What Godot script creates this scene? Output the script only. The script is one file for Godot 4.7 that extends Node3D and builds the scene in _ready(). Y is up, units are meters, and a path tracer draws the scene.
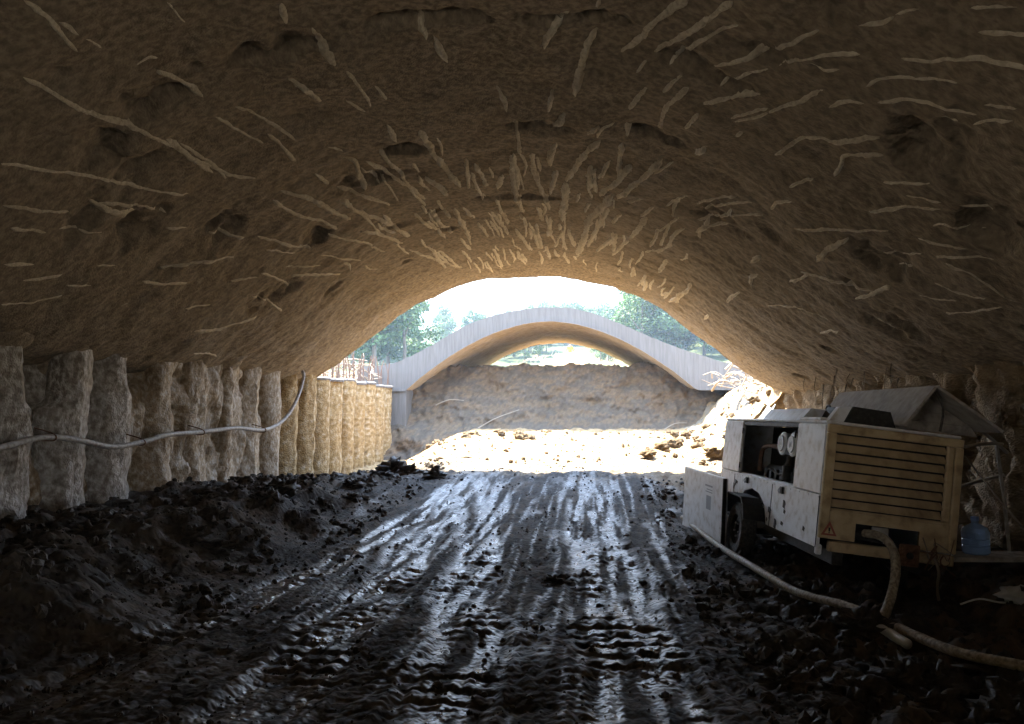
extends Node3D
# A cut-and-cover tunnel seen from inside, looking out to a second arch. D is the distance ahead of the camera (-z).
var na := FastNoiseLite.new()
var nb := FastNoiseLite.new()
var nr := FastNoiseLite.new()
var nc := FastNoiseLite.new()
var used := {}
var M := {}
var rng := RandomNumberGenerator.new()

# ---------------------------------------------------------------- helpers
func numbered(called: String) -> String:
	if not used.has(called):
		used[called] = 0
		return called
	used[called] += 1
	return "%s_%03d" % [called, used[called]]

func meta(o: Node, label: String, category: String, group := "") -> void:
	o.set_meta("label", label)
	o.set_meta("category", category)
	if group != "":
		o.set_meta("group", group)

func thing(called: String, label: String, category: String, at := Vector3.ZERO, group := "") -> Node3D:
	var o := Node3D.new()
	o.name = numbered(called)
	add_child(o)
	o.position = at
	meta(o, label, category, group)
	return o

func part(parent: Node, called: String, mesh: Mesh, material: Material, at := Transform3D.IDENTITY) -> MeshInstance3D:
	var o := MeshInstance3D.new()
	o.name = called if parent != self else numbered(called)
	o.mesh = mesh
	o.transform = at
	for s in mesh.get_surface_count():
		o.set_surface_override_material(s, material)
	parent.add_child(o, true)
	return o

func structure(called: String, mesh: Mesh, material: Material) -> MeshInstance3D:
	var o := part(self, called, mesh, material)
	o.set_meta("kind", "structure")
	return o

func lin(r: float, g: float, b: float) -> Color:
	return Color(r, g, b).linear_to_srgb()

func ss(a: float, b: float, x: float) -> float:
	var t := clampf((x - a) / (b - a), 0.0, 1.0)
	return t * t * (3.0 - 2.0 * t)

func fbm(x: float, y: float, z: float) -> float:
	return na.get_noise_3d(x, y, z)

func noise_tex(sd: int, freq: float, oct: int, size := 512, ramp: Array = [], kind := FastNoiseLite.TYPE_SIMPLEX_SMOOTH) -> NoiseTexture2D:
	var n := FastNoiseLite.new()
	n.noise_type = kind
	n.seed = sd
	n.frequency = freq
	n.fractal_type = FastNoiseLite.FRACTAL_FBM
	n.fractal_octaves = oct
	n.fractal_gain = 0.55
	var t := NoiseTexture2D.new()
	t.width = size
	t.height = size
	t.seamless = true
	t.noise = n
	if ramp.size():
		var g := Gradient.new()
		var offs := PackedFloat32Array()
		var cols := PackedColorArray()
		for k in ramp.size():
			offs.append(ramp[k][0])
			cols.append(lin(ramp[k][1], ramp[k][2], ramp[k][3]))
		g.offsets = offs
		g.colors = cols
		t.color_ramp = g
	return t

func surface_mat(ramp: Array, sd: int, scale: float, rough: float, bump := 0.0, bump_tex: Texture2D = null, freq := 0.02, oct := 6) -> StandardMaterial3D:
	var m := StandardMaterial3D.new()
	m.albedo_texture = noise_tex(sd, freq, oct, 512, ramp)
	m.uv1_triplanar = true
	m.uv1_world_triplanar = true
	m.uv1_scale = Vector3.ONE * scale
	m.roughness = rough
	m.metallic_specular = 0.35
	if bump > 0.0:
		m.heightmap_enabled = true
		m.heightmap_scale = bump
		m.heightmap_texture = bump_tex
	return m

func plain(c: Color, rough := 0.7, metal := 0.0) -> StandardMaterial3D:
	var m := StandardMaterial3D.new()
	m.albedo_color = c
	m.roughness = rough
	m.metallic = metal
	return m

# a sheet over cols x rows; f(a, b) gives the point. up: normals are du x dv
func grid(cols: PackedFloat32Array, rows: PackedFloat32Array, f: Callable, up: bool, color = null, uvf = null) -> ArrayMesh:
	var nc := cols.size()
	var nrw := rows.size()
	var v := PackedVector3Array()
	v.resize(nc * nrw)
	var c := PackedColorArray()
	var uv := PackedVector2Array()
	var has_c: bool = color != null
	var has_uv: bool = uvf != null
	if has_c:
		c.resize(nc * nrw)
	if has_uv:
		uv.resize(nc * nrw)
	for j in nrw:
		for i in nc:
			var k := j * nc + i
			v[k] = f.call(cols[i], rows[j])
			if has_c:
				c[k] = color.call(cols[i], rows[j], v[k])
			if has_uv:
				uv[k] = uvf.call(cols[i], rows[j])
	var n := PackedVector3Array()
	n.resize(nc * nrw)
	for j in nrw:
		var j0 := maxi(j - 1, 0)
		var j1 := mini(j + 1, nrw - 1)
		for i in nc:
			var du := v[j * nc + mini(i + 1, nc - 1)] - v[j * nc + maxi(i - 1, 0)]
			var dv := v[j1 * nc + i] - v[j0 * nc + i]
			var g := du.cross(dv) if up else dv.cross(du)
			n[j * nc + i] = g.normalized() if g.length_squared() > 1e-18 else (Vector3.UP if j == 0 else Vector3.DOWN)
	var ix := PackedInt32Array()
	ix.resize((nc - 1) * (nrw - 1) * 6)
	var q := 0
	for j in nrw - 1:
		for i in nc - 1:
			var a := j * nc + i
			var b := a + 1
			var d := a + nc
			var e := d + 1
			ix[q] = a
			ix[q + 3] = a
			if up:
				ix[q + 1] = e
				ix[q + 2] = b
				ix[q + 4] = d
				ix[q + 5] = e
			else:
				ix[q + 1] = b
				ix[q + 2] = e
				ix[q + 4] = e
				ix[q + 5] = d
			q += 6
	var arr := []
	arr.resize(Mesh.ARRAY_MAX)
	arr[Mesh.ARRAY_VERTEX] = v
	arr[Mesh.ARRAY_NORMAL] = n
	arr[Mesh.ARRAY_INDEX] = ix
	if has_c:
		arr[Mesh.ARRAY_COLOR] = c
	if has_uv:
		arr[Mesh.ARRAY_TEX_UV] = uv
	var m := ArrayMesh.new()
	m.add_surface_from_arrays(Mesh.PRIMITIVE_TRIANGLES, arr)
	return m

func steps(a: float, b: float, d: float) -> PackedFloat32Array:
	var r := PackedFloat32Array()
	var n := maxi(1, int(round((b - a) / d)))
	for i in n + 1:
		r.append(lerpf(a, b, float(i) / n))
	return r

func start() -> SurfaceTool:
	var st := SurfaceTool.new()
	st.begin(Mesh.PRIMITIVE_TRIANGLES)
	st.set_smooth_group(-1)
	return st

func done(st: SurfaceTool) -> ArrayMesh:
	st.generate_normals()
	return st.commit()

# four corners, seen from outside counter-clockwise
func quad(st: SurfaceTool, a: Vector3, b: Vector3, c: Vector3, d: Vector3) -> void:
	for p in [a, c, b, a, d, c]:
		st.add_vertex(p)

# a box with chamfered edges
func box(st: SurfaceTool, lo: Vector3, hi: Vector3, bev := 0.006, at := Transform3D.IDENTITY) -> void:
	var mid := (lo + hi) / 2.0
	var h := (hi - lo) / 2.0
	bev = minf(bev, minf(h.x, minf(h.y, h.z)) * 0.8)
	var axes := [Vector3.RIGHT, Vector3.UP, Vector3.BACK]
	for ax in 3:
		var b1: int = (ax + 1) % 3
		var b2: int = (ax + 2) % 3
		for s in [-1.0, 1.0]:
			var n: Vector3 = axes[ax] * s
			var u: Vector3 = axes[b1] * (h[b1] - bev)
			var w: Vector3 = axes[b2] * (h[b2] - bev) * s
			var c: Vector3 = mid + n * h[ax]
			quad(st, at * (c - u - w), at * (c + u - w), at * (c + u + w), at * (c - u + w))
	for ax in 3:
		var b1: int = (ax + 1) % 3
		var b2: int = (ax + 2) % 3
		var l: Vector3 = axes[ax] * (h[ax] - bev)
		for s in [-1.0, 1.0]:
			for t in [-1.0, 1.0]:
				var p1: Vector3 = mid + axes[b1] * h[b1] * s + axes[b2] * (h[b2] - bev) * t
				var p2: Vector3 = mid + axes[b1] * (h[b1] - bev) * s + axes[b2] * h[b2] * t
				_edge(st, at, p1, p2, l, mid)
	for k in 8:
		var g := Vector3(1 if k & 1 else -1, 1 if k & 2 else -1, 1 if k & 4 else -1)
		var i := h - Vector3.ONE * bev
		var a := mid + Vector3(h.x, i.y, i.z) * g
		var b := mid + Vector3(i.x, h.y, i.z) * g
		var c := mid + Vector3(i.x, i.y, h.z) * g
		for p in ([a, c, b] if g.x * g.y * g.z > 0 else [a, b, c]):
			st.add_vertex(at * p)

func _edge(st: SurfaceTool, at: Transform3D, p1: Vector3, p2: Vector3, l: Vector3, mid: Vector3) -> void:
	var a := p1 - l
	var b := p1 + l
	var c := p2 + l
	var d := p2 - l
	var n := (b - a).cross(c - a)
	if n.dot((p1 + p2) / 2.0 - mid) > 0:
		quad(st, at * a, at * b, at * c, at * d)
	else:
		quad(st, at * d, at * c, at * b, at * a)

func box_mesh(lo: Vector3, hi: Vector3, bev := 0.006) -> ArrayMesh:
	var st := start()
	box(st, lo, hi, bev)
	return done(st)

# polygon in (x, y) pushed along z from z0 to z1
func extrude(st: SurfaceTool, poly: PackedVector2Array, z0: float, z1: float, at := Transform3D.IDENTITY) -> void:
	if Geometry2D.is_polygon_clockwise(poly):
		poly.reverse()
	var ix := Geometry2D.triangulate_polygon(poly)
	for k in range(0, ix.size(), 3):
		var a := poly[ix[k]]
		var b := poly[ix[k + 1]]
		var c := poly[ix[k + 2]]
		if (b - a).cross(c - a) < 0:
			var t := b
			b = c
			c = t
		for p in [a, c, b]:
			st.add_vertex(at * Vector3(p.x, p.y, maxf(z0, z1)))
		for p in [a, b, c]:
			st.add_vertex(at * Vector3(p.x, p.y, minf(z0, z1)))
	var zl := minf(z0, z1)
	var zh := maxf(z0, z1)
	for k in poly.size():
		var a := poly[k]
		var b := poly[(k + 1) % poly.size()]
		quad(st, at * Vector3(a.x, a.y, zl), at * Vector3(b.x, b.y, zl), at * Vector3(b.x, b.y, zh), at * Vector3(a.x, a.y, zh))

# a smooth tube through points
func tube(pts: Array, radius: float, sides := 8, sub := 4, wob := 0.0, taper := 1.0) -> ArrayMesh:
	var curve := PackedVector3Array()
	for k in pts.size() - 1:
		var p0: Vector3 = pts[maxi(k - 1, 0)]
		var p1: Vector3 = pts[k]
		var p2: Vector3 = pts[k + 1]
		var p3: Vector3 = pts[mini(k + 2, pts.size() - 1)]
		for s in sub:
			curve.append(p1.cubic_interpolate(p2, p0, p3, float(s) / sub))
	curve.append(pts[-1])
	var v := PackedVector3Array()
	var n := PackedVector3Array()
	var ix := PackedInt32Array()
	var right := Vector3.ZERO
	for k in curve.size():
		var t := (curve[mini(k + 1, curve.size() - 1)] - curve[maxi(k - 1, 0)]).normalized()
		if k == 0:
			right = t.cross(Vector3.UP if absf(t.y) < 0.9 else Vector3.RIGHT).normalized()
		right = (right - t * right.dot(t)).normalized()
		var up := right.cross(t)
		var r := radius * lerpf(1.0, taper, float(k) / (curve.size() - 1))
		for s in sides:
			var a := TAU * s / sides
			var o := right * cos(a) + up * sin(a)
			var w := 1.0 + (wob * na.get_noise_3d(curve[k].x * 6 + o.x, curve[k].y * 6 + o.y, curve[k].z * 6) if wob > 0 else 0.0)
			v.append(curve[k] + o * r * w)
			n.append(o)
	for k in curve.size() - 1:
		for s in sides:
			var a := k * sides + s
			var b := k * sides + (s + 1) % sides
			ix.append_array([a, b, a + sides, b, b + sides, a + sides])
	for e in [0, curve.size() - 1]:
		var c := v.size()
		v.append(curve[e])
		n.append((curve[0] - curve[1]).normalized() if e == 0 else (curve[-1] - curve[-2]).normalized())
		for s in sides:
			var a: int = e * sides + s
			var b: int = e * sides + (s + 1) % sides
			ix.append_array([c, b, a] if e == 0 else [c, a, b])
	return arrays(v, n, ix)

func arrays(v: PackedVector3Array, n: PackedVector3Array, ix: PackedInt32Array, c := PackedColorArray()) -> ArrayMesh:
	# wind every triangle to agree with its normals (front faces run clockwise)
	for k in range(0, ix.size(), 3):
		var a := v[ix[k]]
		var g := (v[ix[k + 2]] - a).cross(v[ix[k + 1]] - a)
		if g.dot(n[ix[k]] + n[ix[k + 1]] + n[ix[k + 2]]) < 0:
			var t := ix[k + 1]
			ix[k + 1] = ix[k + 2]
			ix[k + 2] = t
	var arr := []
	arr.resize(Mesh.ARRAY_MAX)
	arr[Mesh.ARRAY_VERTEX] = v
	arr[Mesh.ARRAY_NORMAL] = n
	arr[Mesh.ARRAY_INDEX] = ix
	if c.size():
		arr[Mesh.ARRAY_COLOR] = c
	var m := ArrayMesh.new()
	m.add_surface_from_arrays(Mesh.PRIMITIVE_TRIANGLES, arr)
	return m

# profile of (radius, height) turned about y
func lathe(profile: Array, seg := 24) -> ArrayMesh:
	var st := start()
	for k in profile.size() - 1:
		var a: Vector2 = profile[k]
		var b: Vector2 = profile[k + 1]
		for s in seg:
			var t0 := TAU * s / seg
			var t1 := TAU * (s + 1) / seg
			var c0 := Vector3(cos(t0), 0, -sin(t0))
			var c1 := Vector3(cos(t1), 0, -sin(t1))
			quad(st, c0 * a.x + Vector3.UP * a.y, c1 * a.x + Vector3.UP * a.y, c1 * b.x + Vector3.UP * b.y, c0 * b.x + Vector3.UP * b.y)
	return done(st)

# a lumpy clod or stone of about radius 1
func lump(sd: int, rough: float, rings := 7, segs := 10, flat := 0.7) -> ArrayMesh:
	var cols := steps(0.0, TAU, TAU / segs)
	var rows := steps(0.0, PI, PI / rings)
	return grid(cols, rows, func(a: float, b: float) -> Vector3:
		var d := Vector3(cos(a) * sin(b), cos(b), sin(a) * sin(b))
		if absf(a - TAU) < 0.001:
			d = Vector3(sin(b), cos(b), 0)
		var r := 1.0 + rough * na.get_noise_3d(d.x * 1.6 + sd * 7.3, d.y * 1.6, d.z * 1.6 + sd) + rough * 0.5 * na.get_noise_3d(d.x * 5 + sd, d.y * 5, d.z * 5)
		return Vector3(d.x * r, d.y * r * flat, d.z * r), true)

# a broken, flat-sided crumb of soil
func crumb(sd: int) -> ArrayMesh:
	var r := RandomNumberGenerator.new()
	r.seed = sd
	var pts := []
	for j in 4:
		var ring := []
		for i in 6:
			var b := PI * (j + 0.5) / 4.0
			var a := TAU * (i + 0.5 * (j % 2)) / 6.0
			ring.append(Vector3(cos(a) * sin(b), cos(b) * 0.8, sin(a) * sin(b)) * r.randf_range(0.82, 1.15))
		pts.append(ring)
	var v := PackedVector3Array()
	for j in 3:
		for i in 6:
			var a: Vector3 = pts[j][i]
			var b: Vector3 = pts[j][(i + 1) % 6]
			var c: Vector3 = pts[j + 1][i]
			var d: Vector3 = pts[j + 1][(i + 1) % 6]
			v.append_array([a, b, c, b, d, c])
	for i in 4:
		v.append_array([pts[0][0], pts[0][i + 2], pts[0][i + 1], pts[3][0], pts[3][i + 1], pts[3][i + 2]])
	var arr := []
	arr.resize(Mesh.ARRAY_MAX)
	arr[Mesh.ARRAY_VERTEX] = v
	var m := ArrayMesh.new()
	m.add_surface_from_arrays(Mesh.PRIMITIVE_TRIANGLES, arr)
	return m

# ---------------------------------------------------------------- shapes of the place
const VX := [0.0, 1.0, 1.84, 2.8, 3.64, 4.4, 5.0, 5.8]
const VY := [0.0, 0.07, 0.28, 0.76, 1.40, 2.0, 2.35, 2.68]
const MID := -1.2
var near_hollows := {}

func vault_drop(x: float) -> float:
	var a := absf(x - MID)
	for k in VX.size() - 1:
		if a <= VX[k + 1] or k == VX.size() - 2:
			var p0: float = -VY[1] * 0.0 + (VY[k - 1] if k > 0 else VY[1])
			var x0: float = VX[k - 1] if k > 0 else -VX[1]
			var h: float = VX[k + 1] - VX[k]
			var m0: float = (VY[k + 1] - p0) / (VX[k + 1] - x0)
			var m1: float = (VY[k + 2] - VY[k]) / (VX[k + 2] - VX[k]) if k + 2 < VX.size() else (VY[k + 1] - VY[k]) / h
			var t: float = clampf((a - VX[k]) / h, 0.0, 1.0)
			var t2 := t * t
			var t3 := t2 * t
			return VY[k] * (2 * t3 - 3 * t2 + 1) + m0 * h * (t3 - 2 * t2 + t) + VY[k + 1] * (3 * t2 - 2 * t3) + m1 * h * (t3 - t2)
	return 2.68

func portal_d(x: float) -> float:
	return 16.3 + 0.1 * (x - MID) + 0.10 * na.get_noise_2d(x * 1.7, 40.0)

func vault_normal(x: float) -> Vector3:
	var s := (vault_drop(x + 0.02) - vault_drop(x - 0.02)) / 0.04
	return Vector3(-s, -1, 0).normalized()

# the underside of the first vault
func vault_point(x: float, d: float) -> Vector3:
	var p := Vector3(x, 4.68 - vault_drop(x), -d)
	var k := 0.075 * na.get_noise_2d(x * 0.45, d * 0.30) + 0.014 * nb.get_noise_2d(x * 0.55 + 9.0, d * 1.5) + 0.020 * na.get_noise_2d(x * 1.7 + d * 0.3, d * 2.0) + 0.014 * na.get_noise_2d(x * 7.0 + 3.0, d * 7.0) - 0.026 * dome(x * 2.4, d * 3.0) - 0.018 * dome(x * 6.5, d * 7.5) + 0.015
	for h in near_hollows.get(int(floorf(d)), []):
		var u: float = (x - h[0]) / h[2]
		var w: float = (d - h[1]) / h[3]
		w *= 1.9 if w > 0.0 else 1.0
		var q := u * u + w * w + 0.9 * na.get_noise_2d(x * 2.6 + 7.0, d * 2.6) + 0.2
		q = maxf(q, 0.0)
		if q < 1.0:
			k -= h[4] * (1.0 - q) * (1.0 - q * q)
	# the vault's edge is thinner and cleaner
	return p + vault_normal(x) * k

const TRACKS := [[-0.80, -0.105, 0.62, 0.19, 0.4], [0.30, -0.040, 0.80, 0.21, 0.0], [-1.85, -0.045, 0.60, 0.18, 0.7], [-3.15, 0.075, 0.5, 0.2, 0.2]]

func ramp_h(x: float, d: float) -> float:
	var h := 0.03 * maxf(0.0, d - 7.0)
	var heap := ss(-5.6, -3.4, x)
	h += heap * (0.26 * ss(10.5, 16.0, d) + 0.42 * ss(15.5, 21.5, d))
	h -= (1.0 - heap) * 0.2 * ss(14.5, 18.0, d)
	return h

func wetness(x: float, d: float) -> float:
	var w := 0.0
	for t in TRACKS:
		var c: float = t[0] + t[1] * (d - 4.0) + 0.10 * nb.get_noise_2d(d * 0.45, t[0] * 9.0)
		var m := 1.0 - ss(t[2] * 0.34, t[2] * 0.62, absf(x - c))
		if m > 0.0:
			var sm := nb.get_noise_2d(x * 5.0 + t[0] * 3.0, d * 0.45) + 0.40 * nb.get_noise_2d(x * 15.0, d * 2.2 + 7.0) + 0.30 * nb.get_noise_2d(x * 24.0 + 2.0, d * 15.0)
			w = maxf(w, m * ss(-0.42, 0.14, sm))
	var p := na.get_noise_2d(x * 1.3 + 31.0, d * 0.55)
	var line := nb.get_noise_2d(x * 8.0 + 2.0, d * 0.3 + 11.0) + 0.35 * nb.get_noise_2d(x * 24.0, d * 12.0)
	w = maxf(w, 0.75 * ss(0.30, 0.56, line) * ss(-2.9, -2.3, x) * (1.0 - ss(0.9, 1.4, x)))
	w = maxf(w, 0.6 * ss(0.2, 0.5, p) * ss(-4.2, -3.2, x) * (1.0 - ss(1.2, 2.0, x)))
	w *= 1.0 - ss(13.5, 16.5, d + 0.8 * p)
	return w

# rounded clods: 0 at the crown of each, rising to about 1 between them
func dome(x: float, y: float) -> float:
	var f := nc.get_noise_2d(x, y) + 1.0
	return f * f

# height of the churned floor inside the tunnel
func mud_h(x: float, d: float) -> float:
	var h := ramp_h(x, d)
	var berm := ss(-3.3, -4.7, x + 0.5 * na.get_noise_2d(d * 0.5, 3.0))
	h += berm * (0.52 * (1.0 - ss(9.5, 16.5, d)) + 0.12 * na.get_noise_2d(x * 0.9, d * 0.9))
	var right := ss(0.95, 2.1, x + 0.35 * na.get_noise_2d(d * 0.6, 8.0)) * (1.0 - ss(11.0, 15.5, d))
	h += right * (0.0 + 0.06 * na.get_noise_2d(x * 1.1, d * 1.1))
	h += 0.22 * ss(3.0, 3.6, x) * (1.0 - ss(11.0, 15.0, d))
	var rough := maxf(maxf(berm, right), ss(12.5, 15.0, d) * 0.45)
	var inside := 0.0
	for t in TRACKS:
		var c: float = t[0] + t[1] * (d - 4.0) + 0.10 * nb.get_noise_2d(d * 0.45, t[0] * 9.0)
		var e: float = absf(x - c) / (t[2] * 0.5)
		if e < 1.6:
			var m := 1.0 - ss(0.75, 1.1, e)
			var worn := ss(-0.35, 0.25, nb.get_noise_2d(x * 1.2 + t[4] * 40.0, d * 0.7 + t[4] * 9.0))
			var ph: float = d / t[3] + t[4] + 0.35 * e + 0.16 * nb.get_noise_2d(x * 1.2, d * 1.2) + 0.08 * nb.get_noise_2d(x * 6.0, d * 4.0)
			var fr := ph - floorf(ph)
			var bar := ss(0.0, 0.16, fr) * (1.0 - ss(0.66, 0.98, fr))
			h += m * (-0.045 + 0.030 * bar * worn * (0.85 + 0.5 * nb.get_noise_2d(x * 9.0, d * 3.0))) * (1.0 - ss(12.0, 16.0, d))
			h += 0.016 * exp(-pow((e - 1.12) / 0.16, 2.0)) * (0.5 + 0.8 * na.get_noise_2d(d * 1.6, t[4] * 20.0)) * (1.0 - ss(12.0, 16.0, d))
			inside = maxf(inside, m)
	var churn := lerpf(0.16, 1.0, rough) * (1.0 - 0.8 * inside)
	h += 0.035 * na.get_noise_2d(x * 0.8, d * 0.8) + churn * (0.07 * na.get_noise_2d(x * 2.6, d * 2.6) - 0.13 * dome(x * 3.4, d * 3.4) - 0.075 * dome(x * 8.0 + 5.0, d * 8.0))
	h += 0.011 * (1.0 - rough) * nb.get_noise_2d(x * 11.0, d * 0.7) + 0.006 * na.get_noise_2d(x * 12.0, d * 12.0) - (0.022 - 0.012 * inside) * dome(x * 16.0 + 4.0, d * 16.0)
	return h

# height of the ground everywhere else
func ground_h(x: float, d: float) -> float:
	var h := ramp_h(x, d)
	var n1 := na.get_noise_2d(x * 0.7, d * 0.7)
	var n2 := na.get_noise_2d(x * 2.8, d * 2.8)
	h += 0.06 * n1 + 0.07 * n2
	# face of the soil left standing under the second arch, then the level ground behind it
	var bank := ss(23.7, 25.7, d)
	var plateau := 3.12 + 0.0860 * maxf(0.0, d - 30.0)
	if d > 66.0:
		plateau += 0.05 * (d - 66.0) * (1.0 - ss(130.0, 200.0, d) * 0.6)
	h = lerpf(h, plateau + 0.08 * n1 + 0.10 * n2, bank)
	# sides of the cut
	var left := ss(-6.62, -6.9, x)
	var lh := 2.45 + 0.5 * ss(-7.3, -9.0, x) + 0.35 * n1 + 0.12 * n2
	h = lerpf(h, maxf(h, lh), left)
	var edge := 2.9 + 0.9 * ss(16.5, 19.0, d) * 0.0 + 0.5 * n1
	var rs := ss(edge - 0.4, edge + 2.3, x) if d > 15.0 else ss(4.95, 5.2, x)
	var rh := 2.75 + 0.35 * n1 + 0.22 * n2
	h = lerpf(h, maxf(h, rh), rs)
	# wooded hills
	h += 10.0 * ss(45.0, 120.0, d) * ss(3.0, 40.0, x) + 5.0 * ss(50.0, 120.0, d) * ss(-14.0, -60.0, x)
	h += 1.2 * na.get_noise_2d(x * 0.05, d * 0.05) * ss(40.0, 90.0, d)
	if d < 15.0:
		h = maxf(h, 5.6 * ss(-12.0, -12.5, d) * 0.0 + h)
	return h

func ground_color(x: float, d: float, _p: Vector3) -> Color:
	var n1 := na.get_noise_2d(x * 1.1 + 50.0, d * 1.1)
	var n2 := na.get_noise_2d(x * 5.0, d * 5.0 + 20.0)
	var sand := Color(0.42, 0.295, 0.155)
	var pale := Color(0.22, 0.18, 0.13)
	var green := Color(0.045, 0.062, 0.022)
	var c := sand.lerp(Color(0.30, 0.20, 0.10), ss(-0.26, -0.04, 0.8 * n1 + n2))
	if x + 0.9 * n1 + 0.6 * n2 > 2.9 and n1 + n2 > 0.05:
		c = pale
	if d > 27.0 and n1 + 0.5 * n2 > -0.22 and absf(x + 1.5) > 1.2:
		c = green
	if d > 42.0 and (absf(x + 1.5) > 7.0 + 4.0 * n1 or d > 80.0 + 10.0 * n1):
		c = green
	if x < -6.7:
		c = green if x + 2.0 * n1 + n2 < -11.0 or d > 33.0 + 2.0 * n1 else c
	return c * (1.0 + 0.35 * n2)

func mud_color(x: float, d: float, _p: Vector3) -> Color:
	var n1 := na.get_noise_2d(x * 0.9 + 5.0, d * 0.9)
	var n2 := na.get_noise_2d(x * 6.0, d * 6.0 + 3.0)
	var c := Color(0.032, 0.027, 0.023).lerp(Color(0.070, 0.056, 0.042), ss(-0.3, 0.5, n1 + 0.5 * n2))
	c = c.lerp(Color(0.17, 0.125, 0.075), ss(14.6, 15.4, d + 1.2 * n1 + 0.5 * n2 + 2.0 * ss(0.2, 2.0, x) - 1.5 * ss(-3.0, -4.5, x)))
	c = c.lerp(Color(0.12, 0.085, 0.055), 0.8 * ss(1.5, 2.4, x + n1) * ss(-0.25, 0.1, n1 + 0.5 * n2))
	return c * (1.0 + 0.3 * n2)

# the dug face of soil under the second arch: how far ahead it stands at a height y
func bank_d(x: float, y: float) -> float:
	var d := 22.45 + 0.72 * (y - 0.75) - 0.55 * ss(1.5, 0.7, y)
	d += 0.26 * na.get_noise_2d(x * 0.55, y * 0.6) + 0.10 * na.get_noise_2d(x * 1.9, y * 1.6) + 0.05 * nb.get_noise_2d(x * 0.6 + y * 0.5, y * 3.4)
	d += 0.06 * na.get_noise_2d(x * 6.0, y * 6.0) + 0.14 * dome(x * 2.6, y * 2.6) + 0.09 * dome(x * 7.0, y * 7.0)
	return d

func bank_color(x: float, y: float, _p: Vector3) -> Color:
	var n1 := na.get_noise_2d(x * 0.8, y * 3.0)
	var n2 := na.get_noise_2d(x * 6.0, y * 7.0 + 20.0)
	var c := Color(0.145, 0.102, 0.064) if n1 + 0.4 * n2 > 0.0 else Color(0.115, 0.09, 0.066)
	return c * (1.0 + 0.4 * n2)

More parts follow.
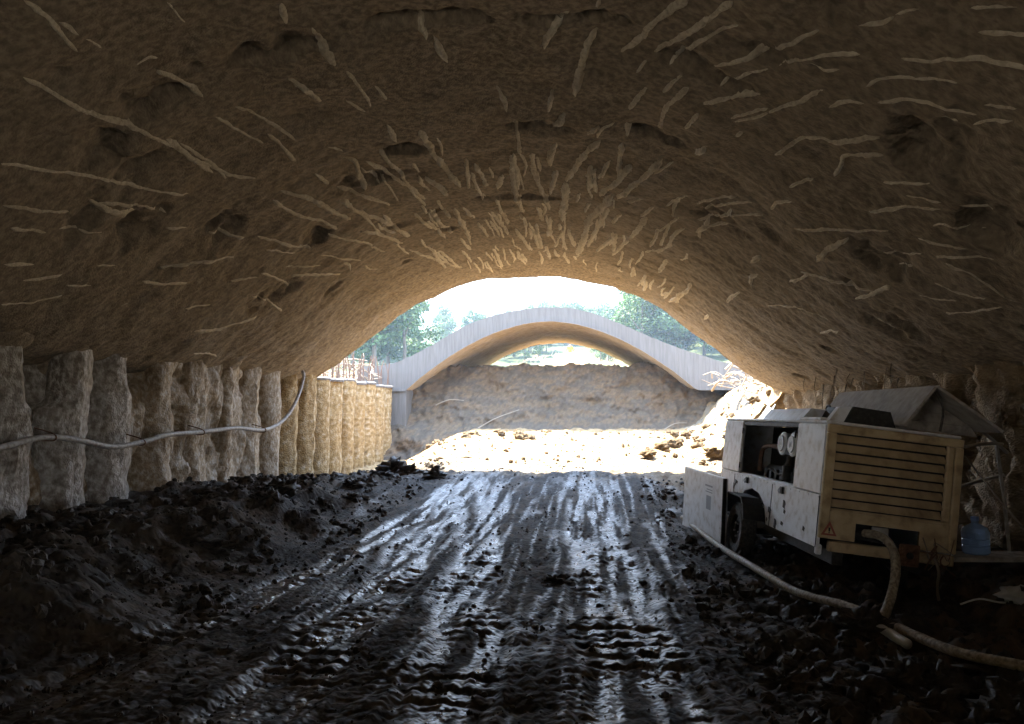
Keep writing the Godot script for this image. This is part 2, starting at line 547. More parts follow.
# each: width, then x and distance along the vault
const RIDGES := [
[0.042,-3.50,4.09,-3.49,4.27,-3.53,4.48,-3.56,4.65], [0.059,-3.47,4.35,-3.45,4.50], [0.034,-3.45,4.58,-3.44,4.74], [0.017,-2.88,4.62,-2.90,4.89], [0.018,-3.41,5.10,-3.30,5.09,-3.26,5.16],
[0.057,-3.34,5.25,-3.29,5.51,-3.27,5.84], [0.032,-3.34,6.18,-3.32,6.53,-3.25,7.00], [0.040,-3.91,4.58,-3.90,4.85,-3.89,5.22,-3.86,5.42,-3.83,5.63,-3.79,6.08,-3.77,6.63,-3.71,7.19,-3.58,7.50], [0.031,-4.51,5.13,-4.42,5.55,-4.34,5.92,-4.25,6.50,-4.10,7.12], [0.032,-3.15,6.18,-3.09,6.47,-2.99,7.14],
[0.060,-2.21,4.97,-2.29,5.24], [0.073,-2.13,5.35,-2.14,5.61,-2.16,5.95], [0.060,-2.59,5.99,-2.54,6.26,-2.51,6.61], [0.042,-2.30,6.67,-2.20,6.99], [0.040,-1.94,6.39,-1.91,6.69],
[0.071,-1.31,5.46,-1.31,5.77], [0.065,-1.25,5.73,-1.23,6.23], [0.057,-2.09,7.36,-2.11,7.80], [0.089,-1.79,7.58,-1.81,8.18,-1.80,8.69,-1.73,9.30,-1.71,9.60], [0.045,-3.15,6.85,-3.14,7.12,-3.17,7.57],
[0.059,-2.81,7.60,-2.71,7.81], [0.076,-2.77,8.00,-2.70,8.19,-2.78,8.63,-2.84,9.07], [0.066,-2.59,8.25,-2.51,8.56,-2.43,8.94,-2.33,9.45,-2.27,9.97], [0.063,-2.37,8.08,-2.36,8.54,-2.30,8.94], [0.063,-3.13,8.07,-3.11,8.49],
[0.055,-3.09,8.72,-2.94,9.15,-2.75,9.90], [0.052,-2.69,8.41,-2.65,9.03], [0.074,-3.16,9.01,-3.12,9.71,-2.98,10.47,-2.90,11.63], [0.067,-3.54,8.05,-3.39,8.59,-3.33,9.31,-3.27,9.73], [0.054,-3.66,8.11,-3.66,8.63,-3.54,9.34,-3.50,9.86],
[0.042,-4.13,8.76,-4.04,9.38,-3.93,9.99], [0.046,-3.63,9.87,-3.50,10.45,-3.38,11.19], [0.064,-3.30,10.28,-3.16,11.08,-3.06,11.84], [0.083,-2.07,9.07,-1.98,9.56,-1.94,9.93], [0.066,-1.48,8.68,-1.60,9.64],
[0.067,-1.39,8.82,-1.35,9.68], [0.068,-1.10,9.25,-1.24,9.89], [0.082,-0.88,8.50,-0.97,9.24,-1.02,10.12,-1.03,10.61], [0.080,-2.31,10.44,-2.33,11.28,-2.26,12.01], [0.063,-2.56,10.57,-2.50,11.55],
[0.082,-1.98,10.63,-2.02,11.81,-2.05,12.50], [0.062,-1.84,10.57,-1.77,11.27], [0.066,-1.45,11.22,-1.36,12.27], [0.067,-1.56,11.47,-1.52,12.42], [0.032,-3.94,10.41,-3.68,11.49],
[0.031,-4.30,10.00,-4.07,10.75], [0.048,-4.36,10.33,-4.03,11.54], [0.057,-3.06,12.30,-2.83,13.29,-2.53,14.45], [0.057,-2.67,12.80,-2.56,14.41], [0.050,-3.42,11.17,-3.36,11.82],
[0.051,-1.77,11.58,-1.73,12.48], [0.029,-4.22,9.18,-4.09,9.84], [0.060,-0.13,5.30,-0.24,5.53,-0.33,5.78,-0.35,5.91], [0.048,0.09,5.10,0.07,5.26], [0.073,0.07,5.58,-0.02,5.95,-0.12,6.77],
[0.087,-0.23,7.16,-0.37,7.68], [0.051,-0.32,6.66,-0.39,7.16], [0.058,0.69,4.88,0.55,5.20,0.45,5.41,0.41,5.62,0.26,5.92], [0.049,0.94,4.73,0.84,5.04,0.74,5.32,0.63,5.57,0.51,5.82], [0.027,0.47,5.93,0.41,6.13],
[0.041,1.02,4.95,0.88,5.26,0.77,5.52,0.65,5.89], [0.037,0.76,5.95,0.65,6.35], [0.058,0.51,6.34,0.45,6.61,0.39,6.86], [0.049,0.83,6.13,0.76,6.40,0.70,6.68,0.69,7.29], [0.049,0.97,6.50,0.91,6.98],
[0.045,1.33,5.75,1.18,5.96,0.98,6.35], [0.064,0.38,7.23,0.41,7.56], [0.065,0.12,7.29,-0.00,7.62], [0.054,0.27,7.24,0.14,7.44,0.10,7.73], [0.087,0.13,7.83,-0.04,8.34,-0.23,9.16,-0.29,9.45],
[0.074,-0.35,8.06,-0.45,8.56,-0.47,8.99], [0.041,1.25,5.17,1.11,5.42,0.96,5.68], [0.026,1.30,5.37,1.16,5.65,1.05,5.90], [0.037,1.42,5.89,1.30,6.17,1.22,6.39], [0.028,1.44,5.99,1.25,6.44],
[0.074,1.14,7.09,1.07,7.46], [0.048,1.34,6.48,1.32,6.66], [0.051,-0.61,8.64,-0.61,9.20], [0.082,-0.40,9.10,-0.53,10.05], [0.104,-0.29,9.49,-0.33,10.27,-0.40,11.07,-0.41,11.54],
[0.069,-0.72,9.02,-0.65,9.84,-0.63,10.11], [0.051,0.10,8.70,-0.04,9.17], [0.062,0.25,8.40,0.12,9.14], [0.077,0.49,8.34,0.36,8.98,0.15,9.85], [0.075,0.79,7.90,0.68,8.47,0.51,9.15,0.39,9.72],
[0.035,0.90,7.90,0.75,8.37], [0.112,0.31,9.64,0.16,10.48,0.02,11.14,-0.06,12.17,-0.20,13.69], [0.080,0.27,10.29,0.17,11.31,-0.02,13.00], [0.060,0.47,10.34,0.35,10.98], [0.057,-0.11,9.86,-0.18,10.38],
[0.059,0.02,10.23,-0.05,10.75], [0.078,-0.76,10.73,-0.73,11.59], [0.065,-1.05,11.17,-1.00,11.83], [0.083,-0.60,11.39,-0.66,12.37], [0.066,-0.47,11.68,-0.48,12.13],
[0.070,-0.34,11.98,-0.25,13.04], [0.071,-0.88,12.21,-0.85,13.32], [0.071,-1.21,11.99,-1.06,13.61], [0.055,0.85,9.51,0.73,10.19], [0.077,0.80,10.07,0.71,11.19,0.65,11.64],
[0.070,0.63,12.00,0.42,13.39], [0.071,0.38,12.10,0.14,13.33], [0.042,1.17,9.54,1.01,10.52], [0.061,1.28,9.90,1.20,10.43,1.19,11.27,0.92,12.21], [0.038,1.16,8.67,0.99,9.28],
[0.036,1.58,8.00,1.42,8.38,1.27,8.82], [0.036,1.72,7.90,1.49,8.50,1.33,8.93], [0.037,1.86,8.08,1.67,8.56,1.37,9.37], [0.040,1.66,8.97,1.46,9.60,1.49,10.04], [0.040,0.71,9.29,0.52,9.71],
[0.053,-0.44,12.13,-0.61,13.27], [0.050,0.17,11.49,0.05,12.41], [0.038,1.45,4.67,1.34,4.93,1.25,5.13], [0.028,1.72,4.22,1.69,4.34,1.61,4.47], [0.020,1.79,4.07,1.72,4.20],
[0.026,2.08,3.74,1.95,3.88], [0.026,2.23,3.80,2.11,3.93,2.04,4.02], [0.031,1.70,4.70,1.57,4.85,1.44,5.06,1.35,5.28], [0.023,1.66,4.95,1.59,5.02,1.49,5.04], [0.028,2.33,3.98,2.20,4.10,2.13,4.15,2.04,4.29,1.99,4.41,1.87,4.56],
[0.022,2.14,4.47,2.07,4.55,1.88,4.80,1.83,4.96], [0.051,1.65,5.27,1.55,5.62,1.44,5.96], [0.032,1.88,5.13,1.81,5.21,1.74,5.42], [0.030,2.32,4.62,2.22,4.71,2.09,4.81,2.01,4.89,1.93,5.04], [0.023,2.28,4.77,2.20,4.92],
[0.022,2.44,4.48,2.37,4.60,2.34,4.71], [0.022,2.41,4.32,2.30,4.52], [0.044,2.07,5.40,2.00,5.58,1.90,5.83,1.81,5.90,1.72,6.10,1.64,6.62], [0.036,2.16,5.57,2.01,5.93,2.03,6.12,2.05,6.32], [0.030,1.96,6.55,1.87,6.95],
[0.043,1.96,7.18,1.88,7.42,1.88,7.76], [0.026,2.46,5.57,2.37,5.74,2.29,6.01], [0.026,2.59,5.69,2.44,5.93], [0.026,2.80,5.49,2.66,5.62], [0.028,2.63,5.79,2.49,6.14,2.38,6.52],
[0.031,2.57,6.59,2.48,6.81,2.38,7.09,2.12,7.80], [0.027,2.91,5.87,2.74,5.96,2.70,6.12], [0.028,2.95,6.11,2.84,6.26,2.72,6.45], [0.019,3.09,6.02,2.97,6.24,2.89,6.48], [0.020,2.83,6.62,2.70,7.14],
[0.029,3.50,6.47,3.14,6.36,2.96,6.45], [0.021,2.90,7.03,2.84,7.27], [0.036,2.96,8.00,2.80,8.25,2.60,8.61,2.46,8.91], [0.021,3.37,6.68,3.27,6.88,3.08,7.02], [0.022,3.31,7.07,3.13,7.40],
[0.021,3.51,6.72,3.38,7.41], [0.029,3.02,9.71,2.78,10.09,2.57,10.94], [0.025,3.42,8.69,3.15,8.67], [0.031,-4.78,5.47,-4.71,5.88,-4.66,6.12], [0.033,-4.49,6.26,-4.42,6.61,-4.35,7.14],
[0.032,-4.93,5.74,-4.87,6.08], [0.022,-4.83,6.22,-4.71,6.64], [0.036,-4.47,7.33,-4.39,7.60], [0.033,-5.22,6.00,-5.16,6.30], [0.024,-5.02,6.99,-4.97,7.23],
[0.034,-5.32,6.36,-5.18,6.72], [0.024,-5.61,6.47,-5.54,6.76,-5.39,7.01], [0.024,-5.29,6.92,-5.22,7.19], [0.040,-4.88,7.90,-4.66,8.36,-4.46,8.84], [0.039,-5.06,7.86,-5.02,8.14,-4.92,8.56],
[0.043,-4.72,9.23,-4.56,9.66], [0.029,-5.22,9.03,-5.08,9.41], [0.047,-5.46,9.64,-5.33,10.16,-5.06,10.75], [0.039,-4.36,8.02,-4.22,8.61], [0.026,-5.38,7.95,-5.33,8.01]
]

# ---------------------------------------------------------------- the scene
func _ready() -> void:
	# camera
	var cam := Camera3D.new()
	cam.name = "camera"
	cam.fov = 52.14
	cam.far = 2000.0
	add_child(cam)
	cam.position = Vector3(0, 1.6, 0)
	cam.rotation_degrees = Vector3(4.07, 6.02, 0)
	cam.current = true
	# sky, exposure
	var sky_mat := ProceduralSkyMaterial.new()
	sky_mat.sky_top_color = lin(0.42, 0.60, 0.95)
	sky_mat.sky_horizon_color = lin(0.86, 0.93, 1.0)
	sky_mat.sky_curve = 0.35
	sky_mat.ground_horizon_color = lin(0.5, 0.45, 0.38)
	sky_mat.ground_bottom_color = lin(0.3, 0.26, 0.2)
	sky_mat.sky_energy_multiplier = 1.0
	var sky := Sky.new()
	sky.sky_material = sky_mat
	var env := Environment.new()
	env.background_mode = Environment.BG_SKY
	env.sky = sky
	env.tonemap_mode = Environment.TONE_MAPPER_LINEAR
	env.tonemap_exposure = 13.0
	env.sdfgi_enabled = true
	env.ssao_enabled = true
	env.ssil_enabled = true
	env.fog_enabled = true
	env.fog_density = 0.0014
	env.fog_light_color = Color(0.80, 0.90, 1.0)
	var we := WorldEnvironment.new()
	we.name = "world_environment"
	we.environment = env
	add_child(we)
	# sun: high, from beyond the second arch and a little from the left
	var sun := DirectionalLight3D.new()
	sun.name = "sun"
	sun.light_energy = 1.6
	sun.light_color = Color(1.0, 0.95, 0.86)
	sun.light_angular_distance = 0.5
	sun.shadow_enabled = true
	add_child(sun)
	sun.look_at_from_position(Vector3(-0.42, 0.86, -0.26) * 50.0, Vector3.ZERO)

	na.noise_type = FastNoiseLite.TYPE_SIMPLEX_SMOOTH
	na.seed = 11
	na.frequency = 1.0
	na.fractal_type = FastNoiseLite.FRACTAL_FBM
	na.fractal_octaves = 3
	nb.noise_type = FastNoiseLite.TYPE_SIMPLEX_SMOOTH
	nb.seed = 23
	nb.frequency = 1.0
	nb.fractal_type = FastNoiseLite.FRACTAL_NONE
	nr.noise_type = FastNoiseLite.TYPE_SIMPLEX_SMOOTH
	nr.seed = 37
	nr.frequency = 1.0
	nr.fractal_type = FastNoiseLite.FRACTAL_RIDGED
	nr.fractal_octaves = 3
	nc.noise_type = FastNoiseLite.TYPE_CELLULAR
	nc.seed = 51
	nc.frequency = 1.0
	nc.fractal_type = FastNoiseLite.FRACTAL_NONE
	nc.cellular_return_type = FastNoiseLite.RETURN_DISTANCE
	rng.seed = 4242
	materials()
	build_ground()
	build_vault()
	build_pile_walls()
	build_second_arch()
	build_background()
	build_compressor()
	build_hoses()
	build_clutter()

func materials() -> void:
	var grain := noise_tex(3, 0.05, 6, 512)
	var grit := noise_tex(2, 0.11, 4, 512)
	var lumps := noise_tex(4, 0.018, 6, 512)
	M.grain = grain
	M.vault = surface_mat([[0.0, 0.11, 0.092, 0.074], [0.36, 0.205, 0.17, 0.13], [0.5, 0.27, 0.222, 0.168], [0.66, 0.35, 0.29, 0.217], [1.0, 0.45, 0.385, 0.30]], 5, 0.5, 0.95, 1.3, noise_tex(44, 0.08, 5, 1024), 0.022, 9)
	M.vault.albedo_texture.width = 1024
	M.vault.albedo_texture.height = 1024
	M.ridge = surface_mat([[0.0, 0.40, 0.34, 0.26], [0.36, 0.60, 0.53, 0.42], [0.5, 0.74, 0.67, 0.55], [1.0, 0.82, 0.77, 0.66]], 6, 1.4, 0.9, 1.6, grit, 0.03, 7)
	M.pile = surface_mat([[0.0, 0.10, 0.062, 0.026], [0.40, 0.23, 0.152, 0.064], [0.54, 0.29, 0.20, 0.09], [0.70, 0.34, 0.27, 0.17], [1.0, 0.46, 0.42, 0.36]], 7, 0.5, 0.85, 2.0, grit, 0.025, 7)
	M.shotcrete = surface_mat([[0.0, 0.10, 0.085, 0.07], [0.40, 0.24, 0.215, 0.185], [0.56, 0.38, 0.36, 0.335], [0.7, 0.52, 0.51, 0.50], [1.0, 0.64, 0.63, 0.62]], 8, 0.7, 0.36, 2.2, grit, 0.03, 7)
	M.shotcrete.heightmap_scale = 1.2
	M.shotcrete.uv1_scale = Vector3(0.9, 0.5, 0.9)
	M.mixed = surface_mat([[0.0, 0.12, 0.085, 0.05], [0.42, 0.27, 0.205, 0.13], [0.56, 0.37, 0.31, 0.23], [0.7, 0.48, 0.45, 0.41], [1.0, 0.58, 0.56, 0.53]], 33, 0.6, 0.75, 2.2, grit, 0.03, 7)
	M.mixed.roughness = 0.5
	M.mixed.heightmap_scale = 1.2
	M.mixed.uv1_scale = Vector3(0.9, 0.5, 0.9)
	M.infill = surface_mat([[0.0, 0.10, 0.07, 0.04], [0.5, 0.26, 0.19, 0.115], [1.0, 0.45, 0.37, 0.26]], 9, 0.6, 0.9, 2.6, grit)
	M.concrete = surface_mat([[0.0, 0.10, 0.093, 0.086], [0.5, 0.124, 0.116, 0.109], [1.0, 0.146, 0.138, 0.131]], 12, 0.5, 0.85, 0.4, grain)
	M.concrete.uv1_scale = Vector3(1.1, 0.09, 1.1)
	M.soffit = surface_mat([[0.0, 0.34, 0.26, 0.175], [0.5, 0.48, 0.375, 0.26], [1.0, 0.58, 0.48, 0.36]], 13, 0.35, 0.9, 1.5, lumps)
	M.white_paint = surface_mat([[0.0, 0.40, 0.36, 0.31], [0.2, 0.55, 0.525, 0.49], [0.40, 0.68, 0.68, 0.68], [0.6, 0.75, 0.76, 0.77], [1.0, 0.80, 0.81, 0.82]], 14, 0.8, 0.45, 0.05, grain, 0.016, 9)
	M.yellow_paint = surface_mat([[0.0, 0.22, 0.15, 0.085], [0.3, 0.38, 0.275, 0.15], [0.5, 0.49, 0.365, 0.205], [1.0, 0.57, 0.45, 0.28]], 15, 0.8, 0.6, 0.04, grain, 0.012, 8)
	M.dark_metal = surface_mat([[0.0, 0.012, 0.011, 0.01], [0.6, 0.03, 0.028, 0.026], [1.0, 0.07, 0.06, 0.05]], 16, 1.5, 0.6, 0.1, grain)
	M.rust = surface_mat([[0.0, 0.06, 0.03, 0.018], [0.5, 0.15, 0.075, 0.045], [1.0, 0.26, 0.15, 0.10]], 17, 2.0, 0.85, 0.15, grain)
	M.rubber = surface_mat([[0.0, 0.025, 0.023, 0.02], [0.5, 0.07, 0.06, 0.05], [1.0, 0.18, 0.15, 0.12]], 18, 2.0, 0.8, 0.2, grain)
	M.hose = surface_mat([[0.0, 0.07, 0.055, 0.04], [0.42, 0.24, 0.195, 0.135], [0.6, 0.40, 0.345, 0.26], [1.0, 0.5, 0.45, 0.36]], 19, 2.5, 0.6, 0.1, grain)
	M.plywood = surface_mat([[0.0, 0.20, 0.18, 0.155], [0.5, 0.38, 0.345, 0.30], [1.0, 0.5, 0.46, 0.41]], 20, 0.8, 0.8, 0.2, grain)
	M.clod = surface_mat([[0.0, 0.018, 0.015, 0.012], [0.5, 0.045, 0.036, 0.028], [1.0, 0.10, 0.08, 0.06]], 21, 1.2, 0.62, 1.0, grain)
	M.sand_clod = surface_mat([[0.0, 0.055, 0.037, 0.02], [0.5, 0.11, 0.078, 0.044], [1.0, 0.19, 0.145, 0.09]], 22, 1.0, 0.95, 1.0, grain)
	M.twig = plain(lin(0.24, 0.195, 0.145), 0.9)
	M.root = plain(lin(0.06, 0.045, 0.03), 0.95)
	M.rebar = plain(lin(0.13, 0.075, 0.05), 0.8)
	M.cable = plain(lin(0.34, 0.34, 0.35), 0.45)
	M.conduit = surface_mat([[0.0, 0.16, 0.14, 0.12], [0.45, 0.34, 0.335, 0.33], [1.0, 0.5, 0.5, 0.5]], 41, 1.5, 0.5, 0.05, grain)
	M.white_plastic = plain(lin(0.72, 0.74, 0.76), 0.35)
	M.bark = plain(lin(0.10, 0.08, 0.06), 0.95)

func seq(list: Array) -> PackedFloat32Array:
	var r := PackedFloat32Array()
	for s in list:
		for q in steps(s[0], s[1], s[2]):
			if r.is_empty() or q > r[-1] + 0.0001:
				r.append(q)
	return r

func build_ground() -> void:
	# the muddy floor inside, fine enough for tread bars and clods
	var cols := seq([[-7.0, -4.6, 0.04], [-4.6, 2.4, 0.024], [2.4, 5.2, 0.04]])
	var rows := seq([[-13.0, 2.0, 0.5]])
	var d := 2.0
	while d < 17.4:
		d += clampf(d * d / 1184.0 * 1.15, 0.018, 0.14)
		rows.append(minf(d, 17.4))
	var mud := StandardMaterial3D.new()
	mud.vertex_color_use_as_albedo = true
	mud.metallic_specular = 0.48
	mud.roughness = 1.0
	mud.texture_repeat = false
	var w := 520
	var hh := 640
	var rough := PackedByteArray()
	rough.resize(w * hh)
	for j in hh:
		var dd := 2.0 + 15.4 * (j + 0.5) / hh
		for i in w:
			var xx := -7.0 + 12.2 * (i + 0.5) / w
			rough[j * w + i] = int(255.0 * clampf(lerpf(0.95, 0.36 + 0.16 * nb.get_noise_2d(xx * 6.0, dd * 3.0), wetness(xx, dd)), 0.0, 1.0))
	mud.roughness_texture = ImageTexture.create_from_image(Image.create_from_data(w, hh, false, Image.FORMAT_L8, rough))
	var gn := FastNoiseLite.new()
	gn.seed = 77
	gn.noise_type = FastNoiseLite.TYPE_CELLULAR
	gn.cellular_return_type = FastNoiseLite.RETURN_DISTANCE
	gn.fractal_type = FastNoiseLite.FRACTAL_FBM
	gn.frequency = 0.13
	gn.fractal_octaves = 3
	mud.heightmap_enabled = true
	mud.heightmap_texture = ImageTexture.create_from_image(gn.get_image(1800, 2048))
	mud.heightmap_scale = 1.6
	mud.heightmap_flip_texture = true
	M.mud = mud
	structure("mud_floor", grid(cols, rows, func(x: float, q: float) -> Vector3: return Vector3(x, mud_h(x, q), -q), true, mud_color, func(x: float, q: float) -> Vector2: return Vector2((x + 7.0) / 12.2, (q - 2.0) / 15.4)), mud)
	# open ground outside, out to the horizon
	var soil := surface_mat([[0.0, 0.55, 0.55, 0.55], [0.5, 0.85, 0.85, 0.85], [1.0, 1.0, 1.0, 1.0]], 30, 0.6, 0.95, 3.0, M.grain)
	soil.vertex_color_use_as_albedo = true
	M.soil = soil
	var gc := seq([[-900.0, -100.0, 60.0], [-100.0, -20.0, 4.0], [-20.0, -8.0, 0.4], [-8.0, 7.0, 0.07], [7.0, 20.0, 0.4], [20.0, 120.0, 4.0], [120.0, 900.0, 60.0]])
	var gr := seq([[17.1, 26.0, 0.07], [26.0, 34.0, 0.25], [34.0, 100.0, 1.5], [100.0, 250.0, 8.0], [250.0, 1200.0, 60.0]])
	structure("ground", grid(gc, gr, func(x: float, q: float) -> Vector3: return Vector3(x, ground_h(x, q) - 0.06 * (1.0 - ss(17.1, 17.5, q)), -q), true, ground_color), soil)
	var face_mat := surface_mat([[0.0, 0.5, 0.5, 0.5], [0.5, 0.85, 0.85, 0.85], [1.0, 1.0, 1.0, 1.0]], 31, 0.9, 0.95, 2.0, M.grain)
	face_mat.vertex_color_use_as_albedo = true
	structure("soil_bank", grid(seq([[-6.4, 4.3, 0.06]]), steps(0.2, 3.4, 0.05), func(x: float, y: float) -> Vector3:
		var top := 3.24 + 0.14 * na.get_noise_2d(x * 1.1, 5.0) + 0.07 * na.get_noise_2d(x * 5.0, 9.0)
		return Vector3(x, minf(y, top), -bank_d(x, y) - maxf(0.0, y - top) * 10.0), true, bank_color), face_mat)
	# soil beside and behind the tunnel
	var sr := seq([[-60.0, -14.0, 6.0], [-14.0, 17.5, 0.5]])
	for s in [-1.0, 1.0]:
		var sc := seq([[-60.0, -20.0, 6.0], [-20.0, -6.7, 0.5]]) if s < 0 else seq([[5.0, 20.0, 0.5], [20.0, 60.0, 6.0]])
		structure("terrain", grid(sc, sr, func(x: float, q: float) -> Vector3: return Vector3(x, 2.9 + 0.35 * na.get_noise_2d(x * 0.7, q * 0.7), -q), true, ground_color), soil)
	var st := start()
	box(st, Vector3(-8.0, -1.0, 12.6), Vector3(6.2, 6.0, 13.6), 0.05)
	structure("earth_face", done(st), M.infill)

func build_vault() -> void:
	var hollows := [[-2.6, 5.6, 0.75, 0.22, 0.13], [-1.2, 5.5, 0.9, 0.14, 0.10], [-0.3, 5.45, 0.6, 0.14, 0.09], [-3.6, 5.6, 0.4, 0.3, 0.13], [-4.1, 5.75, 0.35, 0.45, 0.13], [-3.8, 9.8, 0.3, 0.35, 0.14], [-2.75, 8.85, 0.5, 0.35, 0.10], [-2.1, 8.1, 0.4, 0.3, 0.10], [-4.2, 8.2, 0.25, 0.4, 0.12], [-4.15, 6.3, 0.3, 0.35, 0.10], [2.3, 5.3, 0.3, 0.5, 0.14], [2.9, 5.7, 0.25, 0.5, 0.13], [1.35, 5.2, 0.4, 0.2, 0.09], [0.9, 5.8, 0.4, 0.2, 0.08], [2.7, 7.2, 0.25, 0.5, 0.10], [-4.6, 7.0, 0.3, 0.5, 0.12], [0.6, 7.4, 0.5, 0.2, 0.07], [-0.6, 7.6, 0.8, 0.2, 0.07], [1.4, 9.0, 0.4, 0.4, 0.08], [-4.6, 10.6, 0.3, 0.5, 0.10], [-0.8, 10.2, 0.9, 0.25, 0.06], [3.4, 8.6, 0.3, 0.6, 0.10]]
	for k in 26:
		hollows.append([rng.randf_range(-6.0, 4.0), rng.randf_range(4.0, 15.6), rng.randf_range(0.08, 0.3), rng.randf_range(0.08, 0.3), rng.randf_range(0.02, 0.09)])
	for h in hollows:
		h[2] *= 1.15
		h[3] *= 1.2
		for k in range(int(floorf(h[1] - h[3])), int(floorf(h[1] + h[3])) + 1):
			if not near_hollows.has(k):
				near_hollows[k] = []
			near_hollows[k].append(h)
	var vault := thing("tunnel_vault", "rough brown concrete vault with pale ridges roofing the muddy tunnel", "vault")
	var cols := seq([[-7.0, 4.9, 0.045]])
	var rows := seq([[-0.85, 0.2, 0.05], [0.2, 1.0, 0.0028]])
	# rows run from behind the camera (d = -13) to the edge of the vault
	part(vault, "shell", grid(cols, rows, func(x: float, q: float) -> Vector3: return vault_point(x, q * portal_d(x)), false), M.vault)
	var oc := seq([[-7.0, 4.9, 0.2]])
	part(vault, "edge", grid(oc, steps(0.0, 1.0, 0.2), func(x: float, q: float) -> Vector3:
		var p := vault_point(x, portal_d(x))
		return p + Vector3(0, 0.75 * q, 0.10 * q) + Vector3(0, 0, 0.03) * na.get_noise_2d(x * 4.0, q * 4.0), false), M.vault)
	part(vault, "back", grid(oc, steps(-13.0, 16.35, 1.2), func(x: float, q: float) -> Vector3: return Vector3(x, 5.55 - vault_drop(x), -minf(q, portal_d(x) - 0.12)), true), M.vault)
	for r in RIDGES:
		part(vault, "ridge", ridge(r), M.ridge)
	# smaller ridges and spatters between them
	for k in 134:
		var x := -0.9 + 1.45 * rng.randfn()
		var q := rng.randf_range(8.4, 14.4)
		var l := rng.randf_range(0.4, 1.4)
		if k % 5 == 0:
			x = rng.randf_range(-5.4, 3.5)
			q = rng.randf_range(6.0, 15.0)
		part(vault, "ridge", ridge([rng.randf_range(0.03, 0.07), x, q, x + rng.randf_range(-0.03, 0.03), q + l * 0.5, x + rng.randf_range(-0.06, 0.06), minf(q + l, 15.7)]), M.ridge)

func ridge(r: Array) -> ArrayMesh:
	var pts := PackedVector2Array()
	var n := (r.size() - 1) / 2
	for k in n:
		pts.append(Vector2(r[1 + 2 * k], r[2 + 2 * k]))
	var path := PackedVector2Array()
	var total := 0.0
	for k in n - 1:
		var l := pts[k].distance_to(pts[k + 1])
		total += l
		var m := maxi(4, int(l / 0.032))
		for s in m:
			path.append(pts[k].cubic_interpolate(pts[k + 1], pts[maxi(k - 1, 0)], pts[mini(k + 2, n - 1)], float(s) / m))
	path.append(pts[n - 1])
	var w: float = r[0] * 1.3
	var cross := [[-1.0, -0.25], [-0.62, 0.25], [-0.2, 0.62], [0.25, 0.6], [0.65, 0.22], [1.0, -0.25]]
	var rows := PackedFloat32Array()
	var cols := PackedFloat32Array()
	for k in path.size():
		rows.append(k)
	for k in cross.size():
		cols.append(k)
	return grid(cols, rows, func(a: float, b: float) -> Vector3:
		var k := int(b)
		var p := path[k]
		var t := (path[mini(k + 1, path.size() - 1)] - path[maxi(k - 1, 0)]).normalized()
		var along := float(k) / (path.size() - 1)
		var end := clampf(minf(along, 1.0 - along) * total / (w * 2.2), 0.0, 1.0)
		end = sqrt(end) * (0.9 + 0.3 * nb.get_noise_2d(p.x * 3.0 + 3.0, p.y * 2.4))
		var side := Vector2(t.y, -t.x)
		var wob := 0.04 * w * nb.get_noise_2d(p.x * 5.0, p.y * 5.0)
		var c: Array = cross[int(a)]
		var q: Vector2 = p + side * (c[0] * w * 0.55 * end * (1.0 + 0.35 * nb.get_noise_2d(p.y * 8.0, a * 3.0 + p.x)) + wob)
		var base := vault_point(q.x, minf(q.y, portal_d(q.x) - 0.01))
		var hgt: float = c[1] * w * 0.46 * end * (1.0 + 0.75 * nb.get_noise_3d(q.x * 9.0, q.y * 8.0, a * 0.5)) + 0.10 * w * nb.get_noise_3d(q.x * 22.0, q.y * 15.0, a * 0.7)
		if c[1] < 0.0:
			hgt = -0.02
		return base + vault_normal(q.x) * hgt, false)

func pile_mesh(xc: float, dc: float, radius: float, top: float, face: float, rough: float, sd: float) -> ArrayMesh:
	# an upright bored pile; only the half that faces the tunnel is rough
	var cols := steps(0.0, TAU, TAU / 26.0)
	var rows := steps(-0.4, top, 0.085)
	return grid(cols, rows, func(a: float, y: float) -> Vector3:
		var aa := 0.0 if a > TAU - 0.001 else a
		var o := Vector3(cos(aa), 0, sin(aa))
		var p := Vector3(xc + o.x * radius, y, -dc + o.z * radius)
		var k := rough * (0.10 * na.get_noise_3d(p.x * 1.6 + sd, y * 0.5, p.z * 1.8) + 0.075 * na.get_noise_3d(p.x * 5.0, y * 1.3 + sd, p.z * 5.0) + 0.03 * nb.get_noise_3d(p.x * 14.0, y * 7.0, p.z * 14.0))
		if face > 0.0:
			k -= 0.30 * exp(-pow((p.z + 7.74) / 0.26, 2.0)) * ss(1.62, 1.80, y) + 0.26 * exp(-pow((p.z + 9.55) / 0.26, 2.0)) * ss(1.85, 2.0, y)
		if o.x * face < -0.3:
			k = 0.0
		return p + o * k, false)

